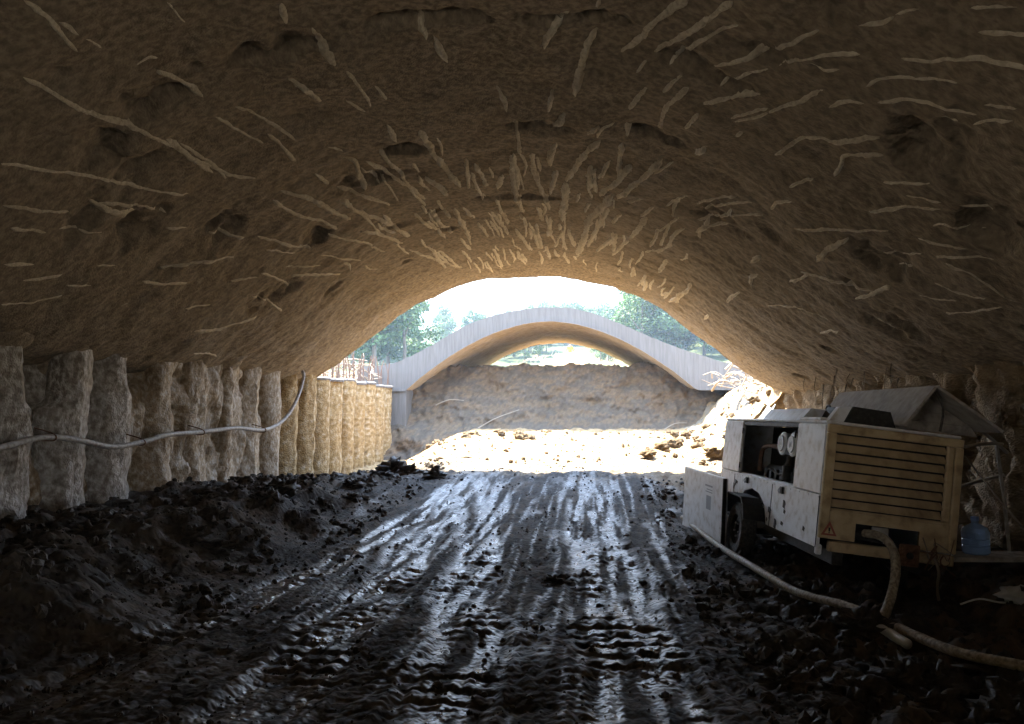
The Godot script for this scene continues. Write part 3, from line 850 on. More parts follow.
func build_pile_walls() -> void:
	var wall := thing("pile_wall", "row of ochre concrete piles standing along the wall with the pale cable", "wall")
	var d := 3.61
	var k := 0
	while d < 22.3:
		var near := 1.0 - ss(10.5, 13.5, d)
		var rough := lerpf(0.40, 0.7, near) + 0.25 * exp(-pow((d - 11.5) / 1.8, 2.0)) + rng.randf_range(-0.1, 0.2)
		var top := 2.42 + rng.randf_range(-0.03, 0.04) if d > 15.6 else 2.6
		part(wall, "pile", pile_mesh(-6.42 + rng.randf_range(-0.03, 0.03), d, lerpf(0.43, 0.39, near), top, 1.0, rough, k * 3.1), M.shotcrete if d < 9.5 else (M.mixed if d < 14.2 else M.pile))
		if d > 15.6:
			var cap := lathe([Vector2(0.46, 0.0), Vector2(0.47, 0.05), Vector2(0.42, 0.09), Vector2(0.0, 0.10)], 18)
			part(wall, "pile_head", cap, M.concrete, Transform3D(Basis(), Vector3(-6.42, top - 0.02, -d)))
			for b in 7:
				var a := TAU * b / 7.0 + k
				var p := Vector3(-6.42 + 0.3 * cos(a), top, -d + 0.3 * sin(a))
				var h := rng.randf_range(0.55, 0.95)
				part(wall, "starter_bar", tube([p, p + Vector3(rng.randf_range(-0.03, 0.03), h * 0.5, rng.randf_range(-0.03, 0.03)), p + Vector3(rng.randf_range(-0.12, 0.12), h, rng.randf_range(-0.08, 0.08))], 0.014, 5, 2), M.rebar)
		d += 0.92
		k += 1
	# soil and shotcrete between the piles
	var cols := seq([[1.0, 22.4, 0.07]])
	var rows := seq([[-0.4, 2.7, 0.07]])
	part(wall, "infill", grid(cols, rows, func(q: float, y: float) -> Vector3:
		var near := 1.0 - ss(10.0, 15.0, q)
		var x := -6.22 - 0.16 * (1.0 - ss(9.0, 10.5, q)) + 0.04 * near + 0.12 * exp(-pow((q - 11.8) / 1.6, 2.0))
		x += (0.07 + 0.10 * near) * na.get_noise_2d(q * 1.8, y * 1.1) + 0.05 * na.get_noise_2d(q * 6.0, y * 4.0)
		x -= 0.55 * exp(-pow((q - 7.75) / 0.28, 2.0)) * ss(1.65, 1.85, y) + 0.5 * exp(-pow((q - 9.5) / 0.3, 2.0)) * ss(1.95, 2.1, y) + 0.35 * exp(-pow((q - 13.2) / 0.4, 2.0)) * ss(1.6, 1.9, y)
		if q > 15.6:
			y = minf(y, 2.42)
		return Vector3(x, y, -q), true), M.mixed)
	var flare := part(wall, "shotcrete_flare", grid(seq([[1.0, 12.4, 0.07]]), steps(2.0, 2.75, 0.06), func(q: float, y: float) -> Vector3:
		var ph := (q - 3.61) / 0.92
		var crest := cos(TAU * ph)
		var x := -6.42 + 0.50 * ss(1.95, 2.65, y) + 0.10 * crest * ss(1.95, 2.3, y) + 0.10 * na.get_noise_2d(q * 1.8, y * 2.2) + 0.03 * na.get_noise_2d(q * 7.0, y * 7.0)
		x -= 0.6 * exp(-pow((q - 7.75) / 0.25, 2.0)) * (1.0 - ss(2.25, 2.4, y)) + 0.5 * exp(-pow((q - 9.5) / 0.27, 2.0)) * (1.0 - ss(2.3, 2.45, y))
		return Vector3(x, y, -q), true), M.vault)
	flare.set_meta("label", "brown shotcrete spread where the piles meet the vault")
	# the wall behind the compressor
	var other := thing("pile_wall", "dark rough pile wall hung with soil behind the compressor", "wall")
	d = 3.0
	while d < 17.6:
		part(other, "pile", pile_mesh(4.72, d, 0.45, 2.7 if d < 16.0 else 2.3, -1.0, 1.8, d), M.infill)
		d += 0.92
	part(other, "infill", grid(seq([[1.0, 17.8, 0.06]]), steps(-0.4, 2.75, 0.06), func(q: float, y: float) -> Vector3:
		var x := 4.42 - 0.25 * na.get_noise_2d(q * 1.9 + 9.0, y * 0.9) - 0.12 * nr.get_noise_2d(q * 2.5, y * 0.8) - 0.06 * na.get_noise_2d(q * 8.0, y * 5.0)
		x -= 0.2 * ss(2.0, 2.5, y)
		return Vector3(x, y, -q), false), M.infill)
	# ragged roots and drips hanging where the vault meets that wall
	for n in 22:
		var q := rng.randf_range(5.5, 14.5)
		var x := 4.0 - rng.randf_range(-0.15, 0.25)
		var y := rng.randf_range(2.05, 2.35)
		var l := rng.randf_range(0.15, 0.55)
		part(other, "root", tube([Vector3(x, y, -q), Vector3(x - 0.03, y - l * 0.5, -q + rng.randf_range(-0.06, 0.06)), Vector3(x + rng.randf_range(-0.08, 0.08), y - l, -q + rng.randf_range(-0.15, 0.15))], rng.randf_range(0.004, 0.009), 5, 3, 0.0, 0.3), M.root if n % 3 else M.twig)

func arch_top(x: float) -> float:
	var pts := [[-9.5, 3.05], [-7.0, 3.12], [-6.1, 3.22], [-5.1, 3.66], [-3.7, 4.42], [-2.5, 4.77], [-1.0, 4.90], [0.0, 4.72], [0.8, 4.42], [2.17, 3.80], [3.44, 3.34], [4.4, 3.08], [6.5, 2.95]]
	for k in pts.size() - 1:
		if x <= pts[k + 1][0]:
			var h: float = pts[k + 1][0] - pts[k][0]
			var m0: float = (pts[k + 1][1] - pts[maxi(k - 1, 0)][1]) / (pts[k + 1][0] - pts[maxi(k - 1, 0)][0])
			var e: int = mini(k + 2, pts.size() - 1)
			var m1: float = (pts[e][1] - pts[k][1]) / (pts[e][0] - pts[k][0])
			var t: float = clampf((x - pts[k][0]) / h, 0.0, 1.0)
			var t2 := t * t
			var t3 := t2 * t
			return pts[k][1] * (2 * t3 - 3 * t2 + 1) + m0 * h * (t3 - 2 * t2 + t) + pts[k + 1][1] * (3 * t2 - 2 * t3) + m1 * h * (t3 - t2)
	return 2.95

func arch_under(x: float) -> float:
	var a := absf(x + 1.28)
	return maxf(2.38, 4.5 - 2.12 * pow(a / 4.45, 1.85)) if a < 4.45 else 2.38

func build_second_arch() -> void:
	var arch := thing("concrete_arch", "pale grey board-marked concrete arch spanning the dug soil outside", "arch", Vector3(0, 0, -22.6))
	# the face: vertical board marks, each a little proud or shy of the next
	var st := start()
	var x := -7.3
	while x < 4.9:
		var w := rng.randf_range(0.09, 0.16)
		var z := rng.randf_range(-0.003, 0.003)
		var x1 := minf(x + w, 4.9)
		var a := Vector3(x, arch_under(x), z)
		var b := Vector3(x1, arch_under(x1), z)
		var c := Vector3(x1, arch_top(x1) + 0.02 * na.get_noise_1d(x1 * 3.0), z)
		var e := Vector3(x, arch_top(x) + 0.02 * na.get_noise_1d(x * 3.0), z)
		quad(st, a, b, c, e)
		var back := Vector3(0, 0, -0.06 - z)
		quad(st, b, b + back, c + back, c)
		quad(st, a + back, a, e, e + back)
		x = x1
	part(arch, "face", done(st), M.concrete)
	var cols := seq([[-7.3, 4.9, 0.12]])
	part(arch, "soffit", grid(cols, steps(-0.03, 7.2, 0.2), func(u: float, q: float) -> Vector3:
		return Vector3(u, arch_under(u) - 0.001 + (0.05 * na.get_noise_2d(u * 1.2, q * 1.2) + 0.02 * na.get_noise_2d(u * 5.0, q * 5.0)) * ss(0.0, 0.3, q), -q), false), M.soffit)
	part(arch, "crown", grid(cols, steps(0.03, 7.2, 0.6), func(u: float, q: float) -> Vector3: return Vector3(u, arch_top(u) - 0.002, -q), true), M.concrete)
	part(arch, "lip", grid(cols, steps(0.0, 1.0, 0.5), func(u: float, q: float) -> Vector3:
		return Vector3(u, arch_under(u) - 0.05 + 0.07 * q + 0.012 * na.get_noise_2d(u * 4.0, q), 0.035 + 0.012 * na.get_noise_2d(u * 5.0, 3.0)), true), M.concrete)
	part(arch, "end_face", grid(cols, steps(0.0, 1.0, 0.5), func(u: float, q: float) -> Vector3: return Vector3(u, lerpf(arch_under(u), arch_top(u), q), -7.2), false), M.concrete)
	for s in [[-6.25, -5.72]]:
		part(arch, "footing", box_mesh(Vector3(s[0], -0.3, -7.1), Vector3(s[1], 2.39, -0.04), 0.02), M.concrete)

func leafy(sd: int, count: int, size: float) -> ArrayMesh:
	var r := RandomNumberGenerator.new()
	r.seed = sd
	var v := PackedVector3Array()
	var n := PackedVector3Array()
	var c := PackedColorArray()
	var ix := PackedInt32Array()
	var clumps := []
	for k in 22:
		var h := r.randf_range(0.0, 1.0)
		var a := r.randf() * TAU
		var rad := r.randf_range(0.25, 1.0) * (0.36 - 0.30 * absf(h - 0.35))
		clumps.append([Vector3(cos(a) * rad, 0.14 + 0.80 * h, sin(a) * rad), r.randf_range(0.09, 0.17), r.randf_range(0.65, 1.35)])
	for k in count:
		var cl: Array = clumps[k % clumps.size()]
		var dir := Vector3(r.randfn(), r.randfn(), r.randfn()).normalized()
		var p: Vector3 = cl[0] + dir * cl[1] * pow(r.randf(), 0.4)
		var nn := (dir + Vector3(r.randfn(), r.randfn() + 0.5, r.randfn()) * 0.5).normalized()
		var t := nn.cross(Vector3(r.randfn(), r.randfn(), r.randfn())).normalized()
		var b := nn.cross(t)
		var s := size * r.randf_range(0.6, 1.3)
		var i0 := v.size()
		v.append_array([p - t * s, p + b * s * 0.6, p + t * s, p - b * s * 0.6])
		n.append_array([nn, nn, nn, nn])
		var g: float = cl[2] * r.randf_range(0.75, 1.25)
		var col := Color(0.052 * g, 0.098 * g, 0.030 * g)
		c.append_array([col, col, col, col])
		ix.append_array([i0, i0 + 1, i0 + 2, i0, i0 + 2, i0 + 3])
	return arrays(v, n, ix, c)

func build_background() -> void:
	var leaf := StandardMaterial3D.new()
	leaf.vertex_color_use_as_albedo = true
	leaf.roughness = 0.7
	leaf.backlight_enabled = true
	leaf.backlight = lin(0.35, 0.45, 0.15)
	var crowns := [leafy(1, 3200, 0.020), leafy(2, 3200, 0.019), leafy(3, 3200, 0.021)]
	var trunk := tube([Vector3(0, -0.1, 0), Vector3(0.01, 0.25, 0), Vector3(-0.01, 0.5, 0.01), Vector3(0, 0.8, 0)], 0.022, 6, 2, 0.0, 0.25)
	var limb := tube([Vector3(0, 0.35, 0), Vector3(0.08, 0.48, 0.02), Vector3(0.17, 0.6, 0.03)], 0.010, 5, 2, 0.0, 0.4)
	var spots := []
	var r := RandomNumberGenerator.new()
	r.seed = 99
	# left of the arch, right of the arch, and the far slope seen through it
	for k in 18:
		var d := r.randf_range(48.0, 82.0)
		spots.append([d * r.randf_range(-0.33, -0.245), d, r.randf_range(6.0, 8.0), 0])
	for k in 4:
		var d := r.randf_range(88.0, 110.0)
		spots.append([d * r.randf_range(-0.25, -0.19), d, r.randf_range(4.5, 6.0), 0])
	for k in 60:
		var d := r.randf_range(60.0, 120.0)
		var q := r.randf_range(0.06, 0.27)
		spots.append([d * q, d, r.randf_range(6.0, 8.0) + 3.0 * ss(0.06, 0.14, q), 1])
	for k in 16:
		var d := r.randf_range(66.0, 84.0)
		spots.append([r.randf_range(-11.0, -4.4) if k % 2 else r.randf_range(0.8, 7.0), d, r.randf_range(2.6, 4.2), 2])
	for k in 34:
		var d := r.randf_range(92.0, 125.0)
		spots.append([d * r.randf_range(-0.16, 0.06), d, r.randf_range(4.5, 6.5), 2])
	var proto := Node3D.new()
	for k in spots.size():
		var s: Array = spots[k]
		var side: int = s[3]
		var t := thing("leafy_tree", ["hazy green tree standing behind the brush heap by the arch", "hazy blue-green tree on the wooded hill above the arch shoulder", "small pale green tree on the far slope beneath the arch"][side], "tree", Vector3(s[0], ground_h(s[0], s[1]) - 0.1, -s[1]), ["trees behind the brush heap", "trees on the wooded hill", "trees on the far slope"][side])
		t.rotation.y = r.randf() * TAU
		var h: float = s[2]
		t.scale = Vector3(h * r.randf_range(0.95, 1.25), h, h * r.randf_range(0.95, 1.25))
		part(t, "crown", crowns[k % 3], leaf)
		part(t, "trunk", trunk, M.bark)
		part(t, "limb", limb, M.bark)
		part(t, "limb", limb, M.bark, Transform3D(Basis(Vector3.UP, 2.4), Vector3(0, 0.08, 0)))
	proto.free()
	person()
	# heap of pulled-out brush beside the arch, above the piles
	brush("brush_heap", "tangled heap of pale cut branches on the soil above the piles", Vector3(-8.3, 2.75, -21.0), Vector3(2.0, 0.6, 1.8), 95, 5)
	brush("brush_heap", "scatter of pale roots and sticks on the sandy slope right of arch", Vector3(4.35, 2.35, -19.8), Vector3(0.9, 0.6, 1.6), 60, 6)
	var rr := RandomNumberGenerator.new()
	rr.seed = 12
	for k in 3:
		var x := [-3.7, -6.0 + 1.1, 2.1][k] as float
		var d := [21.9, 22.3, 21.3][k] as float
		var l := [1.5, 0.9, 0.8][k] as float
		var y0 := [0.95, 1.9, 1.1][k] as float
		var y1 := [1.75, 2.05, 1.35][k] as float
		var p := Vector3(x, y0, -bank_d(x, y0) + 0.10)
		var q := Vector3(x + l, y1, -bank_d(x + l, y1) + 0.06)
		var stick := part(self, "stick", tube([p, (p + q) / 2.0 + Vector3(0, 0.10, 0.05), q], 0.022, 6, 3, 0.3, 0.5), M.twig)
		meta(stick, "bare pale stick lying against the grey-brown soil bank", "stick", "sticks on the soil bank")
	# loose stones and clods on the sand and the bank
	for v in 3:
		var mm := MultiMesh.new()
		mm.transform_format = MultiMesh.TRANSFORM_3D
		mm.mesh = crumb(60 + v)
		mm.instance_count = 340
		for k in 340:
			var x := rr.randf_range(-5.4, 5.0)
			var d := rr.randf_range(16.2, 21.6)
			var s := 0.010 + 0.05 * pow(rr.randf(), 4.0)
			if x > 1.5:
				s *= 1.5
			var y := (mud_h(x, d) if d < 17.3 else ground_h(x, d)) + s * 0.2
			mm.set_instance_transform(k, Transform3D(Basis.from_euler(Vector3(rr.randf() * 6, rr.randf() * 6, rr.randf() * 6)).scaled(Vector3.ONE * s), Vector3(x, y, -d)))
		var o := MultiMeshInstance3D.new()
		o.name = numbered("loose_stones")
		o.multimesh = mm
		o.material_override = M.sand_clod
		add_child(o)
		meta(o, "loose stones and crumbs scattered over the sunlit sand and bank", "stones")
		o.set_meta("kind", "stuff")
	for k in 30:
		var x := rr.randf_range(1.2, 4.2)
		var d := rr.randf_range(16.8, 20.6)
		if k < 12:
			x = rr.randf_range(-4.6, -1.0)
			d = rr.randf_range(19.6, 21.4)
		var s := rr.randf_range(0.08, 0.17)
		var o := part(self, "soil_lump", lump(80 + k, 0.9, 10, 13, 0.6), M.sand_clod, Transform3D(Basis(Vector3.UP, rr.randf() * 6.0).scaled(Vector3.ONE * s), Vector3(x, ground_h(x, maxf(d, 17.2)) + s * 0.3, -d)))
		meta(o, "lump of dry ochre soil on the sunlit sand outside the tunnel", "soil lump", "ochre soil lumps on the sand")

func brush(called: String, label: String, at: Vector3, size: Vector3, count: int, sd: int) -> void:
	var r := RandomNumberGenerator.new()
	r.seed = sd
	var t := thing(called, label, "branches", at)
	for k in count:
		var p := Vector3(r.randf_range(-1, 1) * size.x, r.randf_range(-0.2, 1.0) * size.y * 0.6, r.randf_range(-1, 1) * size.z)
		var dir := Vector3(r.randfn(), r.randfn() * 0.35, r.randfn()).normalized() * r.randf_range(0.4, 1.3)
		var bend := Vector3(r.randfn(), r.randfn() + 0.5, r.randfn()) * 0.15
		part(t, "branch", tube([p - dir * 0.5, p + bend, p + dir * 0.5], r.randf_range(0.012, 0.035), 5, 3, 0.0, 0.4), M.twig)

# a worker in an orange top, far off: one surface from joined capsules
func person() -> void:
	var x := -1.73
	var d := 65.0
	var y := ground_h(x, d)
	var bones := [
		[Vector3(-0.10, 0.05, 0.0), Vector3(-0.10, 0.48, 0.01), 0.055, 0.07], [Vector3(-0.10, 0.48, 0.01), Vector3(-0.09, 0.92, 0.0), 0.07, 0.10],
		[Vector3(0.12, 0.05, 0.02), Vector3(0.11, 0.48, 0.03), 0.055, 0.07], [Vector3(0.11, 0.48, 0.03), Vector3(0.09, 0.92, 0.0), 0.07, 0.10],
		[Vector3(-0.10, 0.04, 0.0), Vector3(-0.12, 0.03, 0.16), 0.045, 0.04], [Vector3(0.12, 0.04, 0.02), Vector3(0.15, 0.03, 0.17), 0.045, 0.04],
		[Vector3(0, 0.95, 0), Vector3(0, 1.18, 0), 0.16, 0.16], [Vector3(0, 1.18, 0), Vector3(0, 1.38, 0), 0.165, 0.17],
		[Vector3(-0.17, 1.40, 0), Vector3(0.17, 1.40, 0), 0.085, 0.085], [Vector3(0, 1.42, 0), Vector3(0, 1.54, 0.01), 0.06, 0.055],
		[Vector3(0, 1.60, 0.015), Vector3(0, 1.66, 0.01), 0.095, 0.10],
		[Vector3(-0.20, 1.39, 0), Vector3(-0.29, 1.12, -0.02), 0.06, 0.05], [Vector3(-0.29, 1.12, -0.02), Vector3(-0.24, 0.88, 0.06), 0.048, 0.036],
		[Vector3(-0.24, 0.88, 0.06), Vector3(-0.235, 0.79, 0.08), 0.036, 0.03],
		[Vector3(0.20, 1.39, 0), Vector3(0.29, 1.12, -0.02), 0.06, 0.05], [Vector3(0.29, 1.12, -0.02), Vector3(0.25, 0.88, 0.06), 0.048, 0.036],
		[Vector3(0.25, 0.88, 0.06), Vector3(0.245, 0.79, 0.08), 0.036, 0.03]]
	var field := func(p: Vector3) -> float:
		var m := 9.0
		for b in bones:
			var ab: Vector3 = b[1] - b[0]
			var t := clampf((p - b[0]).dot(ab) / ab.length_squared(), 0.0, 1.0)
			var q := p.distance_to(b[0] + ab * t) - lerpf(b[2], b[3], t)
			var hh := clampf(0.5 + 0.5 * (m - q) / 0.04, 0.0, 1.0)
			m = lerpf(m, q, hh) - 0.04 * hh * (1.0 - hh)
		return m
	var cell := 0.03
	var lo := Vector3(-0.42, -0.06, -0.24)
	var nx := 28
	var ny := 63
	var nz := 17
	var val := PackedFloat32Array()
	val.resize((nx + 1) * (ny + 1) * (nz + 1))
	var at := func(i: int, j: int, k: int) -> int: return (k * (ny + 1) + j) * (nx + 1) + i
	for k in nz + 1:
		for j in ny + 1:
			for i in nx + 1:
				val[at.call(i, j, k)] = field.call(lo + Vector3(i, j, k) * cell)
	var id := {}
	var v := PackedVector3Array()
	var n := PackedVector3Array()
	var c := PackedColorArray()
	for k in nz:
		for j in ny:
			for i in nx:
				var s := Vector3.ZERO
				var cnt := 0
				for e in 12:
					var ax: int = e / 4
					var o := [[0, 0], [0, 1], [1, 0], [1, 1]][e % 4] as Array
					var a := [i, j, k]
					a[(ax + 1) % 3] += o[0]
					a[(ax + 2) % 3] += o[1]
					var b := a.duplicate()
					b[ax] += 1
					var va: float = val[at.call(a[0], a[1], a[2])]
					var vb: float = val[at.call(b[0], b[1], b[2])]
					if (va < 0.0) != (vb < 0.0):
						s += Vector3(a[0], a[1], a[2]).lerp(Vector3(b[0], b[1], b[2]), va / (va - vb))
						cnt += 1
				if cnt:
					var p := lo + s / cnt * cell
					id[Vector3i(i, j, k)] = v.size()
					v.append(p)
					var g := Vector3(field.call(p + Vector3(0.01, 0, 0)) - field.call(p - Vector3(0.01, 0, 0)), field.call(p + Vector3(0, 0.01, 0)) - field.call(p - Vector3(0, 0.01, 0)), field.call(p + Vector3(0, 0, 0.01)) - field.call(p - Vector3(0, 0, 0.01)))
					n.append(g.normalized())
					var skin := Color(0.42, 0.26, 0.18)
					var col := Color(0.72, 0.26, 0.02) if p.y > 0.90 else Color(0.36, 0.36, 0.48)
					if p.y > 1.50 or (absf(p.x) > 0.19 and p.y < 0.86 and p.y > 0.7):
						col = skin
					if p.y < 0.10:
						col = Color(0.05, 0.04, 0.035)
					c.append(col)
	var ix := PackedInt32Array()
	for k in range(1, nz):
		for j in range(1, ny):
			for i in range(1, nx):
				for ax in 3:
					var b := [i, j, k]
					b[ax] += 1
					if (val[at.call(i, j, k)] < 0.0) != (val[at.call(b[0], b[1], b[2])] < 0.0):
						var u := Vector3i.ZERO
						var w := Vector3i.ZERO
						u[(ax + 1) % 3] = 1
						w[(ax + 2) % 3] = 1
						var p := Vector3i(i, j, k)
						var q := [id.get(p), id.get(p - u), id.get(p - u - w), id.get(p - w)]
						if q.all(func(z): return z != null):
							ix.append_array([q[0], q[1], q[2], q[0], q[2], q[3]])
	var t := thing("person", "person in orange top and pale trousers standing beyond the arch", "person", Vector3(x, y, -d))
	var cloth := StandardMaterial3D.new()
	cloth.vertex_color_use_as_albedo = true
	cloth.roughness = 0.85
	part(t, "body", arrays(v, n, ix, c), cloth)
	part(t, "hair", lathe([Vector2(0.118, 0.0), Vector2(0.122, 0.05), Vector2(0.10, 0.10), Vector2(0.05, 0.128), Vector2(0.0, 0.133)], 14), plain(lin(0.03, 0.02, 0.015), 0.8), Transform3D(Basis(), Vector3(0, 1.645, -0.005)))

# a towed compressor: local x runs across it, y up, -z along it; the origin is the near corner of its side skirt
func build_compressor() -> void:
	var at := Transform3D(Basis(Vector3.UP, deg_to_rad(5.1)) * Basis(Vector3.BACK, deg_to_rad(-7.0)), Vector3(1.977, 0.43, -6.9))
	var c := thing("air_compressor", "dirty white towed air compressor with open side bay and yellow louvred end", "compressor")
	c.transform = at
	const W := 1.2
	const H := 1.1
	const L := 3.3
	# side skirt with the wheel cut-out (drawn in z, y and turned to stand along the side)
	var turn := Transform3D(Basis(Vector3(0, 0, -1), Vector3.UP, Vector3(1, 0, 0)), Vector3.ZERO)
	for s in [0.0, W - 0.03]:
		var skirt := PackedVector2Array([Vector2(0.0, 0.0), Vector2(0.0, 0.46), Vector2(L, 0.46), Vector2(L, 0.04), Vector2(2.42, 0.0), Vector2(2.36, 0.16), Vector2(2.2, 0.28), Vector2(1.95, 0.33), Vector2(1.68, 0.30), Vector2(1.48, 0.20), Vector2(1.36, 0.0)])
		var st := start()
		extrude(st, skirt, s, s + 0.03, turn)
		part(c, "skirt", done(st), M.white_paint)
	part(c, "corner_panel", box_mesh(Vector3(-0.004, 0.464, -0.68), Vector3(0.04, H, 0.0), 0.012), M.white_paint)
	part(c, "corner_panel", box_mesh(Vector3(-0.004, 0.464, -L), Vector3(0.04, H, -2.52), 0.012), M.white_paint)
	part(c, "side_panel", box_mesh(Vector3(W - 0.04, 0.464, -L), Vector3(W, H, 0.0), 0.012), M.white_paint)
	part(c, "end_panel", box_mesh(Vector3(0.03, 0.0, -L - 0.01), Vector3(W - 0.03, H, -L + 0.03), 0.01), M.white_paint)
	part(c, "roof_deck", box_mesh(Vector3(0.0, H + 0.002, -L), Vector3(W, H + 0.03, 0.0), 0.01), M.white_paint)
	part(c, "bay_sill", box_mesh(Vector3(0.032, 0.44, -2.52), Vector3(0.16, 0.475, -0.68), 0.008), M.white_paint)
	part(c, "bay_header", box_mesh(Vector3(0.01, H - 0.05, -2.52), Vector3(0.06, H, -0.68), 0.006), M.dark_metal)
	part(c, "bulkhead", box_mesh(Vector3(0.62, 0.0, -L + 0.04), Vector3(0.66, H - 0.01, -0.06), 0.004), M.dark_metal)
	part(c, "chassis_beam", box_mesh(Vector3(0.16, -0.14, -L), Vector3(0.26, -0.01, -0.02), 0.01), M.dark_metal)
	part(c, "chassis_beam", box_mesh(Vector3(0.94, -0.14, -L), Vector3(1.04, -0.01, -0.02), 0.01), M.dark_metal)
	part(c, "belly_plate", box_mesh(Vector3(0.04, -0.008, -L + 0.05), Vector3(W - 0.04, 0.012, -0.03), 0.004), M.dark_metal)
	# machinery in the open bay
	var engine := part(c, "engine_block", box_mesh(Vector3(0.24, 0.1, -2.3), Vector3(0.6, 0.62, -1.2), 0.04), M.dark_metal)
	for k in 6:
		part(engine, "cooling_fin", box_mesh(Vector3(0.21, 0.14, -2.2 + k * 0.17), Vector3(0.25, 0.58, -2.14 + k * 0.17), 0.006), M.dark_metal)
	var canister := M.white_plastic as StandardMaterial3D
	for k in 2:
		var z := -1.02 - 0.30 * k
		var f := part(c, "air_filter", lathe([Vector2(0.0, 0.0), Vector2(0.10, 0.0), Vector2(0.125, 0.012), Vector2(0.125, 0.03), Vector2(0.112, 0.04), Vector2(0.112, 0.40), Vector2(0.0, 0.40)], 26), canister, Transform3D(Basis(Vector3.BACK, -PI / 2), Vector3(0.07, 0.88, z)))
		part(f, "cap_ring", lathe([Vector2(0.03, -0.012), Vector2(0.085, -0.012), Vector2(0.088, 0.002)], 24), M.cable)
		part(c, "intake_hose", tube([Vector3(0.18, 0.74, z), Vector3(0.17, 0.62, z - 0.02), Vector3(0.22, 0.5, z - 0.08), Vector3(0.36, 0.44, z - 0.15)], 0.035, 10, 4), M.rubber)
	part(c, "exhaust_pipe", tube([Vector3(0.2, 0.52, -2.36), Vector3(0.2, 0.74, -2.34), Vector3(0.2, 0.82, -2.22), Vector3(0.2, 0.84, -1.9), Vector3(0.22, 0.80, -1.55)], 0.026, 10, 4), M.rust)
	part(c, "fuel_line", tube([Vector3(0.12, 0.5, -1.9), Vector3(0.10, 0.58, -1.7), Vector3(0.13, 0.54, -1.45), Vector3(0.2, 0.62, -1.3)], 0.012, 6, 4), M.rubber)
	part(c, "oil_filter", lathe([Vector2(0.0, 0.0), Vector2(0.05, 0.0), Vector2(0.055, 0.02), Vector2(0.055, 0.16), Vector2(0.0, 0.17)], 18), M.dark_metal, Transform3D(Basis(), Vector3(0.17, 0.49, -1.34)))
	for z in [-0.95, -2.12]:
		var latch := part(c, "latch", box_mesh(Vector3(-0.022, 0.37, z - 0.035), Vector3(-0.001, 0.44, z + 0.035), 0.005), M.dark_metal)
		part(latch, "handle", tube([Vector3(-0.03, 0.43, z), Vector3(-0.045, 0.40, z), Vector3(-0.03, 0.37, z)], 0.006, 6, 3), M.cable)
	# hinges, rivets and seams
	for z in [-0.72, -2.48]:
		for y in [0.56, 0.98]:
			part(c, "hinge", tube([Vector3(-0.008, y - 0.035, z), Vector3(-0.008, y + 0.035, z)], 0.008, 8, 1), M.dark_metal)
	for k in 15:
		part(c, "rivet", lathe([Vector2(0.008, 0.0), Vector2(0.006, 0.003), Vector2(0.0, 0.004)], 8), M.cable, Transform3D(Basis(Vector3.BACK, PI / 2), Vector3(0.0, 0.44, -0.04 - k * 0.23)))
	part(c, "seam_strip", box_mesh(Vector3(-0.006, 0.0, -0.012), Vector3(0.0, 0.455, -0.002), 0.001), M.dark_metal)
	part(c, "seam_strip", box_mesh(Vector3(-0.005, 0.0, -1.262), Vector3(0.0, 0.44, -1.254), 0.001), M.dark_metal)
	part(c, "seam_strip", box_mesh(Vector3(-0.005, 0.0, -2.66), Vector3(0.0, 0.44, -2.652), 0.001), M.dark_metal)
	part(c, "lifting_eye", tube([Vector3(0.58, H + 0.17, -1.5), Vector3(0.58, H + 0.24, -1.47), Vector3(0.58, H + 0.24, -1.41), Vector3(0.58, H + 0.17, -1.38)], 0.014, 8, 5), M.dark_metal)
	# louvred end
	var face := part(c, "end_frame", box_mesh(Vector3(0.0, H - 0.075, 0.0), Vector3(W, H, 0.045), 0.008), M.yellow_paint)
	part(face, "frame_post", box_mesh(Vector3(0.0, 0.09, 0.001), Vector3(0.085, H - 0.077, 0.043), 0.008), M.yellow_paint)
	part(face, "frame_post", box_mesh(Vector3(W - 0.135, 0.36, 0.001), Vector3(W - 0.075, H - 0.077, 0.043), 0.008), M.yellow_paint)
	part(face, "frame_post", box_mesh(Vector3(W - 0.068, 0.09, 0.001), Vector3(W, H - 0.077, 0.05), 0.008), M.yellow_paint)
	part(face, "frame_rail", box_mesh(Vector3(0.087, 0.335, 0.001), Vector3(W - 0.07, 0.36, 0.038), 0.006), M.yellow_paint)
	for k in 8:
		var y := 0.405 + k * 0.082
		var st := start()
		var top := Transform3D(Basis(Vector3.RIGHT, deg_to_rad(-40.0)), Vector3(0.0, y, 0.0))
		box(st, Vector3(0.088, -0.004, -0.040), Vector3(W - 0.138, 0.004, 0.040), 0.002, Transform3D(Basis(Vector3.RIGHT, deg_to_rad(52.0)), Vector3(0.0, y, 0.012)))
		part(c, "louvre_slat", done(st), M.yellow_paint)
	part(c, "radiator_core", box_mesh(Vector3(0.06, 0.3, -0.2), Vector3(W - 0.06, H - 0.05, -0.12), 0.004), M.dark_metal)
	# lower panel with its hose outlet slot
	var lower := PackedVector2Array([Vector2(0.087, 0.09), Vector2(0.32, 0.09), Vector2(0.32, 0.25), Vector2(0.88, 0.25), Vector2(0.88, 0.09), Vector2(W - 0.07, 0.09), Vector2(W - 0.07, 0.333), Vector2(0.087, 0.333)])
	var lp := start()
	extrude(lp, lower, 0.002, 0.03)
	part(c, "lower_panel", done(lp), M.yellow_paint)
	part(c, "outlet_plate", box_mesh(Vector3(0.5, 0.10, -0.06), Vector3(0.64, 0.235, -0.03), 0.005), M.white_paint)
	part(c, "outlet_pipe", tube([Vector3(0.3, 0.14, -0.04), Vector3(0.42, 0.15, 0.02), Vector3(0.56, 0.14, 0.03)], 0.04, 10, 4), M.dark_metal)
	part(c, "bumper_rail", box_mesh(Vector3(0.1, -0.02, -0.03), Vector3(W, 0.075, 0.035), 0.01), M.yellow_paint)
